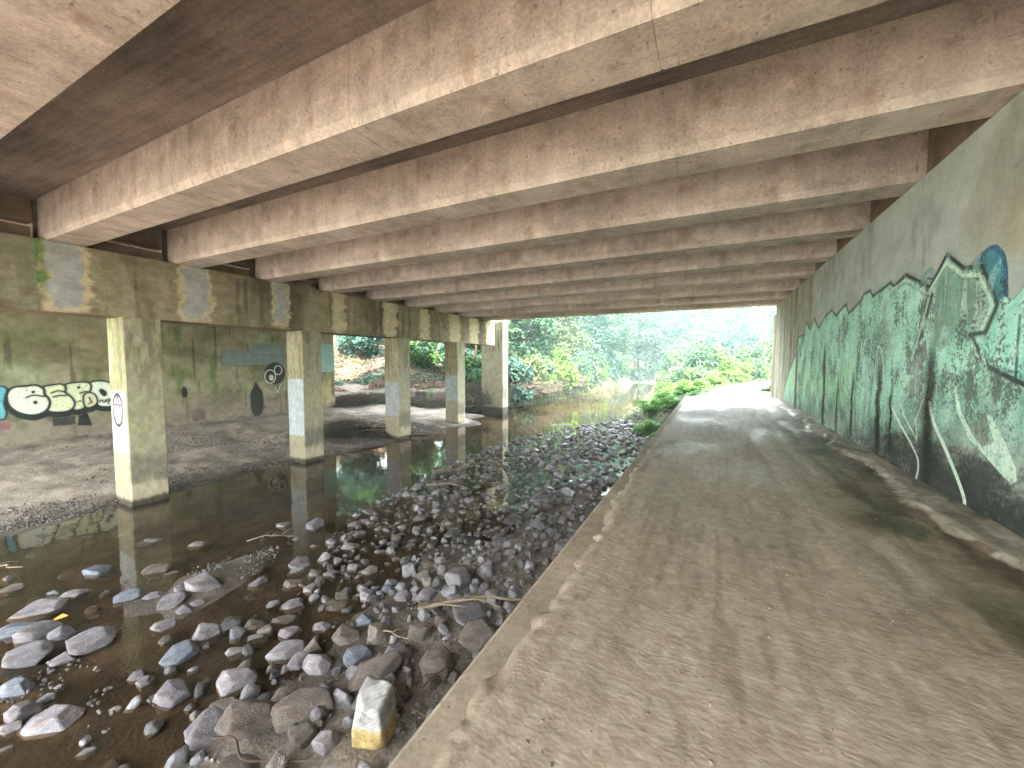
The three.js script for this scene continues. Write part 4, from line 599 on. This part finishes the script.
function branchGeo(seed, len, r, forks) {                            // lies along +x from the origin, with forks and twigs
  const R = rngOf(seed), pts = []; for (let i = 0; i <= 5; i++) pts.push([i / 5 * len, Math.sin(i * 1.1 + seed) * len * 0.03 + (i ? 0.02 : 0), (R() - 0.5) * len * 0.14]);
  const gs = [limbGeo(pts, r, r * 0.35)];
  for (let k = 0; k < forks; k++) { const b = pts[1 + Math.floor(R() * 4)], l = len * (0.18 + R() * 0.3), a = (R() < 0.5 ? -1 : 1) * (0.5 + R() * 0.7); gs.push(limbGeo([b, [b[0] + l * 0.5 * Math.cos(a), b[1] + l * 0.12 + R() * 0.05, b[2] + l * 0.5 * Math.sin(a)], [b[0] + l * Math.cos(a), b[1] + l * (R() * 0.4), b[2] + l * Math.sin(a)]], r * 0.45, r * 0.14, 5, 3)); }
  return mergeGeometries(gs);
}
const laterBrush = [];
for (const [seed, x, z, len, r, forks, turn, mat, up, label] of [
  [3, -10.6, -1.7, 1.2, 0.022, 1, 0.25, 'pale', 0.02, 'bleached straight stick lying at the left water edge'],
  [5, -7.55, -4.25, 0.75, 0.014, 5, 0.5, 'pale', 0.06, 'small pale forked twig standing out of the shallow pool'],
  [7, -3.55, -1.62, 1.0, 0.013, 0, 0.30, 'brown', 0.22, 'brown branch lying across the near rocks left of the yellow block'],
  [9, -2.75, -2.45, 1.1, 0.02, 3, 0.25, 'brown', 0.2, 'thin forked branch caught between the near rocks and the path'],
  [11, -3.3, -3.9, 1.5, 0.03, 2, 0.5, 'pale', 0.14, 'pale bent branch lying below the biggest dark block'],
  [13, -13.7, -11.9, 1.9, 0.06, 6, 0.9, 'dark', 0.08, 'dark tangled driftwood on the tip of the sand bank'],
  [15, -13.1, -12.4, 1.6, 0.045, 5, 2.3, 'brown', 0.10, 'brown driftwood limb leaning toward the third column'],
  [17, -14.6, -12.2, 1.8, 0.07, 3, 0.2, 'pale', 0.05, 'pale weathered log end on the sand bank behind driftwood'],
  [19, -11.6, -13.3, 0.9, 0.03, 6, 0.7, 'dark', 0.05, 'dark brush snagged at the foot of the third column'],
  [21, -7.3, -9.3, 1.3, 0.028, 5, 0.7, 'pale', 0.08, 'pale forked branch on the rubble edge near column reflections'],
  [23, -6.7, -8.3, 1.0, 0.03, 3, 0.1, 'pale', 0.06, 'short pale log stranded among the middle rubble'],
  [25, -3.35, -3.35, 0.4, 0.012, 1, -0.1, 'pale', 0.2, 'short white twig lying between two near rocks'],
]) { const m = solo('driftwood', branchGeo(seed, len, r, forks), WM[mat], label, 'driftwood', 'driftwood caught in the creek'); m.position.set(x, Math.max(groundY(x, z), WATER) + r + up * 0.6, z); m.rotation.set(0, turn, 0.05); }
for (const [x, z, sc, label] of [[-13.9, -11.7, 0.55, 'heap of broken twigs stranded on the tip of the sand bank'], [-13.0, -12.6, 0.45, 'small twig heap beside the foot of the third column'], [-14.8, -12.6, 0.5, 'flat twig heap behind the driftwood on the sand bank']]) laterBrush.push([x, z, sc, label]);
{ // fallen leaves: one orange by the left stones, a few elsewhere
  const lg = new THREE.BufferGeometry(); lg.setAttribute('position', new THREE.Float32BufferAttribute([-0.5, 0, 0, -0.1, 0.07, 0.24, 0.5, 0.02, 0, -0.1, 0.07, -0.24, 0.12, -0.02, 0], 3)); lg.setIndex([0, 1, 4, 1, 2, 4, 2, 3, 4, 3, 0, 4]); lg.computeVertexNormals();
  const m = new THREE.MeshStandardMaterial({ color: 0xd8862e, roughness: 0.7, side: THREE.DoubleSide });
  const o = solo('fallen_leaf', lg, m, 'bright orange fallen leaf on the stones in the lower left', 'leaf'); o.position.set(-7.0, WATER + 0.2, -1.75); o.scale.setScalar(0.2); o.rotation.set(0.3, 0.5, 0.1);
}

// ================================================================ vegetation
const leafMat = (rough = 0.55, tr = 0.35) => new THREE.MeshPhysicalMaterial({ vertexColors: true, roughness: 0.9, transmission: tr, thickness: 0, side: THREE.DoubleSide, specularIntensity: 0.3 });
M.leaf = leafMat(); M.twig = new THREE.MeshStandardMaterial({ vertexColors: true, roughness: 0.95, side: THREE.DoubleSide });
function pushLeaf(P, C, x, y, z, L, W, R, up, col) {                 // one folded leaf face
  const yaw = R() * Math.PI * 2, tip = (R() - 0.5) * 1.5 - 0.2, roll = (R() - 0.5) * 2.4 * (1 - up);
  const dx = Math.cos(yaw) * Math.cos(tip), dy = Math.sin(tip), dz = Math.sin(yaw) * Math.cos(tip); let sx = -Math.sin(yaw), sy = Math.sin(roll), sz = Math.cos(yaw); const q = Math.hypot(sx, sy, sz); sx /= q; sy /= q; sz /= q;
  const a = [x, y, z], b = [x + dx * L * 0.45 + sx * W, y + dy * L * 0.45 + sy * W, z + dz * L * 0.45 + sz * W], c = [x + dx * L, y + dy * L - L * 0.12, z + dz * L], d = [x + dx * L * 0.45 - sx * W, y + dy * L * 0.45 - sy * W, z + dz * L * 0.45 - sz * W];
  P.push(...a, ...b, ...c, ...a, ...c, ...d); for (let k = 0; k < 6; k++) C.push(col[0], col[1], col[2]);
}
function foliage(seed, o) {
  const R = rngOf(seed), P = [], C = [], clumps = [];
  for (let k = 0; k < o.clumps; k++) { const a = R() * Math.PI * 2, v = R() * 2 - 1, r = Math.pow(R(), 0.42), q = Math.sqrt(1 - v * v); clumps.push([Math.cos(a) * q * r * o.rx, v * r * o.ry, Math.sin(a) * q * r * o.rz, o.clumpR * (0.55 + R() * 0.8), Math.floor(R() * o.tones.length)]); }
  for (let k = 0; k < o.n; k++) {
    const c = clumps[Math.floor(R() * clumps.length)], a = R() * Math.PI * 2, v = R() * 2 - 1, r = c[3] * Math.pow(R(), 0.45), q = Math.sqrt(1 - v * v), t = R() < 0.8 ? o.tones[c[4]] : o.tones[Math.floor(R() * o.tones.length)], b = 0.75 + R() * 0.5, L = o.leaf * (0.6 + R() * 0.8);
    const y = (o.cy || 0) + c[1] + v * r * 0.7; if (o.floor !== undefined && y < o.floor) continue;
    pushLeaf(P, C, c[0] + Math.cos(a) * q * r, y, c[2] + Math.sin(a) * q * r, L, L * (o.slim || 0.34), R, 0.4, [t[0] * b, t[1] * b, t[2] * b]);
  }
  const g = new THREE.BufferGeometry(); g.setAttribute('position', new THREE.Float32BufferAttribute(P, 3)); g.setAttribute('color', new THREE.Float32BufferAttribute(C, 3)); return g;
}
function trunkGeo(seed, h, r) {
  const R = rngOf(seed), lean = (R() - 0.5) * 0.16 * h, pts = [[0, -0.5, 0], [lean * 0.15 + 0.1, h * 0.25, 0.08], [lean * 0.5, h * 0.5, (R() - 0.5) * 0.6], [lean, h * 0.85, (R() - 0.5) * 0.8]], gs = [limbGeo(pts, r, r * 0.25, 8, 4)];
  for (let k = 0; k < 7; k++) { const t = 0.22 + 0.08 * k, y = h * t, a = R() * 6.28, l = h * (0.18 + R() * 0.16), x0 = lean * t * 0.8; gs.push(limbGeo([[x0, y, 0], [x0 + Math.cos(a) * l * 0.5, y + l * 0.32, Math.sin(a) * l * 0.5], [x0 + Math.cos(a) * l, y + l * 0.5, Math.sin(a) * l]], r * 0.4, r * 0.08, 5, 3)); }
  return mergeGeometries(gs);
}
const T = { mid: [[0.060, 0.135, 0.060], [0.075, 0.150, 0.070], [0.050, 0.115, 0.060]], blue: [[0.055, 0.125, 0.085], [0.068, 0.140, 0.095], [0.045, 0.105, 0.075]], yellow: [[0.10, 0.155, 0.055], [0.085, 0.145, 0.05], [0.125, 0.16, 0.06]], lime: [[0.13, 0.26, 0.045], [0.15, 0.27, 0.055], [0.10, 0.21, 0.04]] };
const crownKinds = [
  foliage(101, { n: 8000, clumps: 60, clumpR: 1.25, rx: 4.0, ry: 4.6, rz: 4.0, leaf: 0.40, tones: T.mid }), foliage(103, { n: 8000, clumps: 50, clumpR: 1.4, rx: 4.4, ry: 4.2, rz: 4.2, leaf: 0.42, tones: T.blue }),
  foliage(105, { n: 7000, clumps: 44, clumpR: 1.2, rx: 3.4, ry: 4.4, rz: 3.6, leaf: 0.36, tones: T.yellow }), foliage(107, { n: 8000, clumps: 56, clumpR: 1.3, rx: 4.2, ry: 5.0, rz: 4.0, leaf: 0.40, tones: [...T.mid, T.blue[1]] })];
const trunkKinds = [trunkGeo(201, 10, 0.22), trunkGeo(203, 11, 0.26), trunkGeo(205, 9, 0.18)];
function tree(x, z, kind, s, cy, label, group) {
  const t = thing('tree', label, 'tree', group, [x, groundY(x, z) - 0.1, z]); const R = rngOf(Math.round(x * 31 + z * 17) + 9000);
  const tr = part('trunk', trunkKinds[kind % 3], WM.trunk, t); tr.scale.setScalar(s); tr.rotation.y = R() * 6;
  const c = part('crown', crownKinds[kind], M.leaf, t); c.position.y = cy * s; c.scale.set(s * (0.9 + R() * 0.25), s, s * (0.9 + R() * 0.25)); c.rotation.y = R() * 6; return t;
}
const bushKinds = [
  foliage(301, { n: 5200, clumps: 26, clumpR: 0.42, rx: 1.0, ry: 0.72, rz: 1.0, cy: 0.6, floor: -0.3, leaf: 0.15, tones: T.lime }), foliage(303, { n: 5200, clumps: 30, clumpR: 0.45, rx: 1.1, ry: 0.85, rz: 1.0, cy: 0.7, floor: -0.3, leaf: 0.17, tones: [...T.mid, T.lime[0]] }),
  foliage(305, { n: 4600, clumps: 24, clumpR: 0.42, rx: 1.0, ry: 0.8, rz: 1.0, cy: 0.6, floor: -0.3, leaf: 0.17, tones: T.yellow }), foliage(307, { n: 5000, clumps: 30, clumpR: 0.42, rx: 1.1, ry: 0.8, rz: 1.1, cy: 0.65, floor: -0.3, leaf: 0.17, tones: T.blue })];
const stemGeo = (seed) => { const R = rngOf(seed), gs = []; for (let k = 0; k < 9; k++) { const a = R() * 6.28, l = 0.9 + R() * 0.5; gs.push(limbGeo([[0, -0.3, 0], [Math.cos(a) * 0.3, 0.3, Math.sin(a) * 0.3], [Math.cos(a) * 0.75 * l, 0.85 * l, Math.sin(a) * 0.75 * l]], 0.025, 0.006, 5, 2)); } return mergeGeometries(gs); };
const stems = stemGeo(401);
function bush(x, z, kind, s, sy, label, group) {
  const t = thing('bush', label, 'bush', group, [x, groundY(x, z), z]), R = rngOf(Math.round(x * 37 + z * 19) + 7000);
  const a = part('stems', stems, WM.brown, t); a.scale.set(s, s * sy, s); const f = part('foliage', bushKinds[kind], M.leaf, t); f.scale.set(s * (0.9 + R() * 0.2), s * sy, s); f.rotation.y = R() * 6; return t;
}
function twigBall(seed, n, rx, ry) { const R = rngOf(seed), P = [], C = []; for (let k = 0; k < n; k++) { const a = R() * 6.28, r = Math.sqrt(R()) * rx, x = Math.cos(a) * r, z = Math.sin(a) * r, y = R() * ry * (1 - (r / rx) ** 2 * 0.7), L = 0.4 + R() * 0.9, ya = R() * 6.28, ti = (R() - 0.3) * 1.3, w = 0.014 + R() * 0.022, e = [x + Math.cos(ya) * Math.cos(ti) * L, y + Math.sin(ti) * L, z + Math.sin(ya) * Math.cos(ti) * L], b = 0.6 + R() * 0.8, c = R() < 0.6 ? [0.10 * b, 0.085 * b, 0.07 * b] : [0.13 * b, 0.10 * b, 0.06 * b]; P.push(x - w, y, z, x + w, y, z + w, ...e, x, y - w, z, x, y + w, z, ...e); for (let q = 0; q < 6; q++) C.push(...c); } const g = new THREE.BufferGeometry(); g.setAttribute('position', new THREE.Float32BufferAttribute(P, 3)); g.setAttribute('color', new THREE.Float32BufferAttribute(C, 3)); return g; }
const brushKinds = [twigBall(501, 1500, 1.5, 1.3), twigBall(503, 1500, 1.7, 1.0)];
laterBrush.forEach(([x, z, sc, label], k) => { const o = solo('twig_heap', brushKinds[k % 2], M.twig, label, 'twigs', 'twig heaps on the sand bank'); o.position.set(x, groundY(x, z) - 0.04, z); o.scale.set(sc, sc * 0.55, sc); o.rotation.y = k * 2; });
// left bank, near the end pier, outward: shrubs over the water, then trees on the slope
const VR = rngOf(555), nth = ['first', 'second', 'third', 'fourth', 'fifth', 'sixth', 'seventh', 'eighth', 'ninth', 'tenth', 'eleventh', 'twelfth', 'thirteenth', 'fourteenth', 'fifteenth', 'sixteenth', 'seventeenth', 'eighteenth', 'nineteenth', 'twentieth'];
for (let k = 0; k < 15; k++) { const z = -24.5 - k * 2.5, x = bankL(z) - 0.5 - VR() * 1.6, kind = [1, 3, 2, 1, 0, 3][k % 6]; bush(x, z, kind, 1.2 + VR() * 0.7, 1.1 + VR() * 0.4, ['green shrub leaning over the water on the far creek bank', 'bluish green shrub on the far creek bank above the water', 'yellowish shrub on the far creek bank above the water', 'green shrub leaning over the water on the far creek bank', 'bright green shrub on the far creek bank above the water', 'bluish green shrub on the far creek bank above the water'][k % 6] + `, ${nth[k]} from the end pier`, 'shrubs along the far creek bank'); }
for (let k = 0; k < 7; k++) { const z = -22.5 - k * 2.2 - VR(), x = bankL(z) - 0.1 - VR() * 1.0; const o = solo('dry_brush', brushKinds[k % 2], M.twig, 'tangle of dry grey brown twigs at the foot of the far bank', 'brush', 'dry brush along the far bank'); o.position.set(x, groundY(x, z) - 0.05, z); o.rotation.y = VR() * 6; o.scale.setScalar(0.8 + VR() * 0.5); }
for (const [x, z, sc] of [[-19.0, -16.6, 0.75], [-18.9, -17.8, 0.8], [-18.6, -18.9, 0.8], [-17.4, -19.9, 0.7], [-16.2, -20.6, 0.7], [-15.2, -21.3, 0.6]]) { const o = solo('exposed_roots', brushKinds[z > -19 ? 0 : 1], M.twig, 'dark tangle of exposed roots hanging from the cut bank behind the columns', 'roots', 'exposed roots of the cut bank'); o.position.set(x - 0.25, groundY(x, z) - 0.1, z); o.scale.set(sc, sc * 0.6, sc); o.rotation.y = x * 3; }
const TL = ['mid green leafy tree on the bank beyond the bridge', 'bluish green leafy tree on the bank beyond the bridge', 'yellowish green leafy tree on the bank beyond the bridge', 'tall green leafy tree on the bank beyond the bridge'];
for (const [x, z, kind, s, cy] of [[-17, -27, 0, 0.9, 5], [-20, -31, 1, 1.0, 5.4], [-16.5, -35, 3, 1.0, 5], [-15, -42, 2, 0.9, 4.6], [-22, -38, 0, 1.1, 5.6], [-15, -49, 1, 1.05, 5], [-19, -46, 3, 1.1, 6], [-14, -57, 0, 1.0, 5], [-18, -60, 1, 1.2, 6], [-26, -29, 3, 1.0, 5.6], [-29, -34, 1, 1.1, 6], [-27, -42, 2, 1.1, 6], [-33, -28, 0, 1.1, 6], [-38, -33, 3, 1.2, 6], [-34, -40, 1, 1.2, 6.4], [-45, -36, 0, 1.3, 6.5], [-26, -54, 0, 1.3, 6.5], [-33, -62, 3, 1.4, 7], [-43, -50, 1, 1.4, 7], [-22, -72, 1, 1.4, 6.5], [-55, -44, 3, 1.4, 7]]) tree(x, z, kind, s, cy, TL[kind], 'trees on the slope beyond the creek');
for (const [x, z, kind, s, cy] of [[-11, -68, 3, 1.2, 5.5], [-6.5, -72, 1, 1.2, 5], [-2, -62, 0, 0.85, 4.4], [-1.5, -76, 2, 1.2, 5.4], [3.2, -70, 1, 1.0, 5], [-13, -84, 1, 1.5, 6], [-7, -92, 0, 1.5, 6.4], [0, -98, 3, 1.5, 6.4], [6, -118, 1, 1.6, 6.5], [13, -122, 0, 1.7, 6.5], [20, -118, 3, 1.6, 7], [-20, -100, 3, 1.7, 7], [7.5, -86, 1, 1.2, 5.5], [12.5, -88, 3, 1.3, 5.5], [17, -84, 0, 1.3, 5], [10, -97, 1, 1.5, 7], [15, -104, 0, 1.6, 7], [12, -140, 1, 1.9, 8], [3, -135, 0, 1.9, 8], [-10, -120, 1, 1.8, 8], [-30, -96, 0, 1.6, 7], [-28, -118, 3, 1.9, 8], [-46, -80, 1, 1.7, 8], [22, -88, 0, 1.4, 6]]) tree(x, z, kind, s, cy, ['mid green tree of the far wood where the creek bends away', 'bluish green tree of the far wood where the creek bends away', 'yellowish tree of the far wood where the creek bends away', 'tall green tree of the far wood where the creek bends away'][kind], 'trees of the far wood');
// right bank: bright bushes between creek and path
[[-1.9, -17.4, 0, 0.5, 0.75], [-2.5, -19.4, 0, 0.65, 0.8], [-1.8, -21.6, 0, 0.6, 0.7], [-2.9, -22.6, 0, 0.7, 0.8], [-1.3, -24.6, 0, 0.65, 0.75], [-2.5, -26, 0, 0.8, 0.8], [-0.6, -28.4, 0, 0.75, 0.8], [-2.0, -30, 0, 0.95, 0.9], [0.0, -32.5, 0, 0.9, 0.95], [-1.6, -35, 1, 1.15, 1.05], [1.6, -36.5, 0, 1.25, 1.3], [-0.2, -40, 1, 1.7, 1.4], [3.0, -41, 1, 1.4, 1.4], [1.4, -45, 3, 1.8, 1.5], [5.2, -47, 1, 1.7, 1.5], [3.6, -52, 3, 2.0, 1.6], [8, -53, 1, 1.9, 1.6], [-2.4, -45, 2, 1.6, 1.3], [-3.4, -38, 2, 1.1, 1.1], [-3.8, -52, 1, 1.9, 1.5]].forEach(([x, z, kind, s, sy], k) => bush(x, z, kind, s, sy, k === 0 ? 'low bright green bush nearest the camera at the path edge' : ['bright green bush between the path and the creek', 'green bush along the path beyond the bridge', 'yellow green bush sloping to the creek beyond the bridge', 'bluish green bush where the path bends'][kind] + `, ${nth[k]} from the bridge`, 'bushes between path and creek'));
[[3.0, -24.6, 0, 0.55, 0.7], [4.2, -27, 0, 0.7, 0.8], [5.4, -31, 1, 0.9, 0.9]].forEach(([x, z, kind, s, sy], k) => bush(x, z, kind, s, sy, ['small bright green bush just past the end of the wall', 'second green bush past the end of the wall', 'larger green bush where the path curves right'][k], 'bushes past the wall end'));
[[-16.5, -25, 3, 1.3, 1.2], [-20, -24, 1, 1.3, 1.1], [-24, -22, 3, 1.5, 1.2], [-27, -25, 1, 1.6, 1.3], [-22, -27, 0, 1.4, 1.2], [-30, -22, 3, 1.7, 1.3], [-33, -25, 1, 1.8, 1.3]].forEach(([x, z, kind, s, sy]) => bush(x, z, kind, s, sy, 'leafy bush on the littered slope seen between the columns', 'bushes on the slope behind the columns'));
{ // thin leaning trunk beside the end pier
  const t = thing('sapling', 'slender crooked bare trunk leaning beside the end pier', 'tree', null, [-14.9, groundY(-14.9, -24), -24]);
  part('trunk', limbGeo([[0, -0.3, 0], [0.1, 0.8, 0], [-0.12, 1.6, 0.1], [0.15, 2.6, 0.1], [0.1, 3.6, 0.2], [0.5, 5.2, 0.2]], 0.11, 0.05, 8, 5), WM.brown, t);
  part('limb', limbGeo([[0.1, 3.2, 0.1], [1.0, 3.9, 0], [2.2, 4.1, 0.1]], 0.05, 0.015, 6, 4), WM.brown, t); part('limb', limbGeo([[-0.1, 1.7, 0.1], [-0.6, 2.6, 0.2], [-0.8, 3.6, 0.2]], 0.04, 0.012, 6, 4), WM.brown, t);
}
{ // leaf litter on the slope between the columns, and ground cover
  const R = rngOf(3131), mk = (name, n, tones, size, where, label, cat) => { const P = [], C = []; let k = 0, t = 0; while (k < n && t++ < n * 30) { const p = where(R); if (!p) continue; const [x, z] = p, c = tones[Math.floor(R() * tones.length)], b = 0.7 + R() * 0.6; pushLeaf(P, C, x, groundY(x, z) + 0.02 + R() * size * 0.6, z, size * (0.6 + R() * 0.8), size * 0.3, R, 0.7, [c[0] * b, c[1] * b, c[2] * b]); k++; } const g = new THREE.BufferGeometry(); g.setAttribute('position', new THREE.Float32BufferAttribute(P, 3)); g.setAttribute('color', new THREE.Float32BufferAttribute(C, 3)); solo(name, g, M.leaf, label, cat, null, 'stuff'); };
  mk('leaf_litter', 16000, [[0.30, 0.14, 0.10], [0.24, 0.12, 0.08], [0.34, 0.20, 0.13], [0.20, 0.13, 0.09]], 0.16, (r) => { const z = -16.3 - r() * 10, x = bankL(z) - 1.5 - Math.pow(r(), 1.3) * 13; return fbm(x * 0.6, z * 0.6, 3, 1951) > 0.36 ? [x, z] : null; }, 'reddish brown leaf litter on the slope behind the columns', 'leaf litter');
  mk('ivy', 30000, [...T.blue, ...T.mid], 0.20, (r) => { const z = -18 - r() * 44, x = bankL(z) - (z < -23 ? 0.5 : 2.6) - r() * r() * 20; return fbm(x * 0.4, z * 0.4, 3, 1961) > 0.42 ? [x, z] : null; }, 'low green ivy covering the slope beyond the creek', 'ivy');
  mk('weeds', 16000, [...T.lime, ...T.mid, T.yellow[0]], 0.17, (r) => { const z = -21.4 - r() * 40, p = pathLeft(z), x = r() < 0.8 ? lerp(bankR(z) - 0.1, p - 0.15, r()) : p + 3.5 + r() * 4; return [x, z]; }, 'low green weeds on the path verge beyond the bridge', 'weeds');
  mk('reeds', 9000, [[0.17, 0.155, 0.07], [0.13, 0.14, 0.06], [0.10, 0.14, 0.05]], 0.24, (r) => { const z = -23 - r() * 32, x = r() < 0.6 ? bankL(z) + 0.3 - r() * 1.0 : bankR(z) - 0.3 + r() * 1.0; return [x, z]; }, 'dry yellowish grass along the water line beyond the bridge', 'grass');
}
{ // lattice pylon in the distance
  const gs = [], bar = (a, b, r) => { const A = new THREE.Vector3(...a), B = new THREE.Vector3(...b), g = new THREE.CylinderGeometry(r, r, A.distanceTo(B), 5); g.applyQuaternion(new THREE.Quaternion().setFromUnitVectors(new THREE.Vector3(0, 1, 0), B.clone().sub(A).normalize())); g.translate((A.x + B.x) / 2, (A.y + B.y) / 2, (A.z + B.z) / 2); return g; };
  const half = (y) => lerp(1.25, 0.4, y / 26), t = thing('lattice_pylon', 'distant grey steel lattice pylon rising behind the bushes at the path bend', 'pylon', null, [6.2, groundY(6.2, -72), -72]), mm = new THREE.MeshStandardMaterial({ color: 0xb4bab8, roughness: 0.6, metalness: 0.3 });
  for (const [sx, sz] of [[1, 1], [1, -1], [-1, 1], [-1, -1]]) part('leg', bar([sx * half(0), 0, sz * half(0)], [sx * half(26), 26, sz * half(26)], 0.11), mm, t);
  for (let y = 0; y < 25; y += 1.7) { const a = half(y), b = half(y + 1.7), y1 = y + 1.7; for (const s of [1, -1]) gs.push(bar([-a, y, s * a], [b, y1, s * b], 0.055), bar([a, y, s * a], [-b, y1, s * b], 0.055), bar([s * a, y, -a], [s * b, y1, b], 0.055), bar([s * a, y, a], [s * b, y1, -b], 0.055), bar([-b, y1, s * b], [b, y1, s * b], 0.05)); }
  part('bracing', mergeGeometries(gs), mm, t); for (const y of [17, 21, 25]) part('cross_arm', mergeGeometries([bar([-4, y, 0], [4, y, 0], 0.09), bar([-4, y, 0], [0, y + 1.2, 0], 0.06), bar([4, y, 0], [0, y + 1.2, 0], 0.06)]), mm, t);
}

renderer.render(scene, camera);
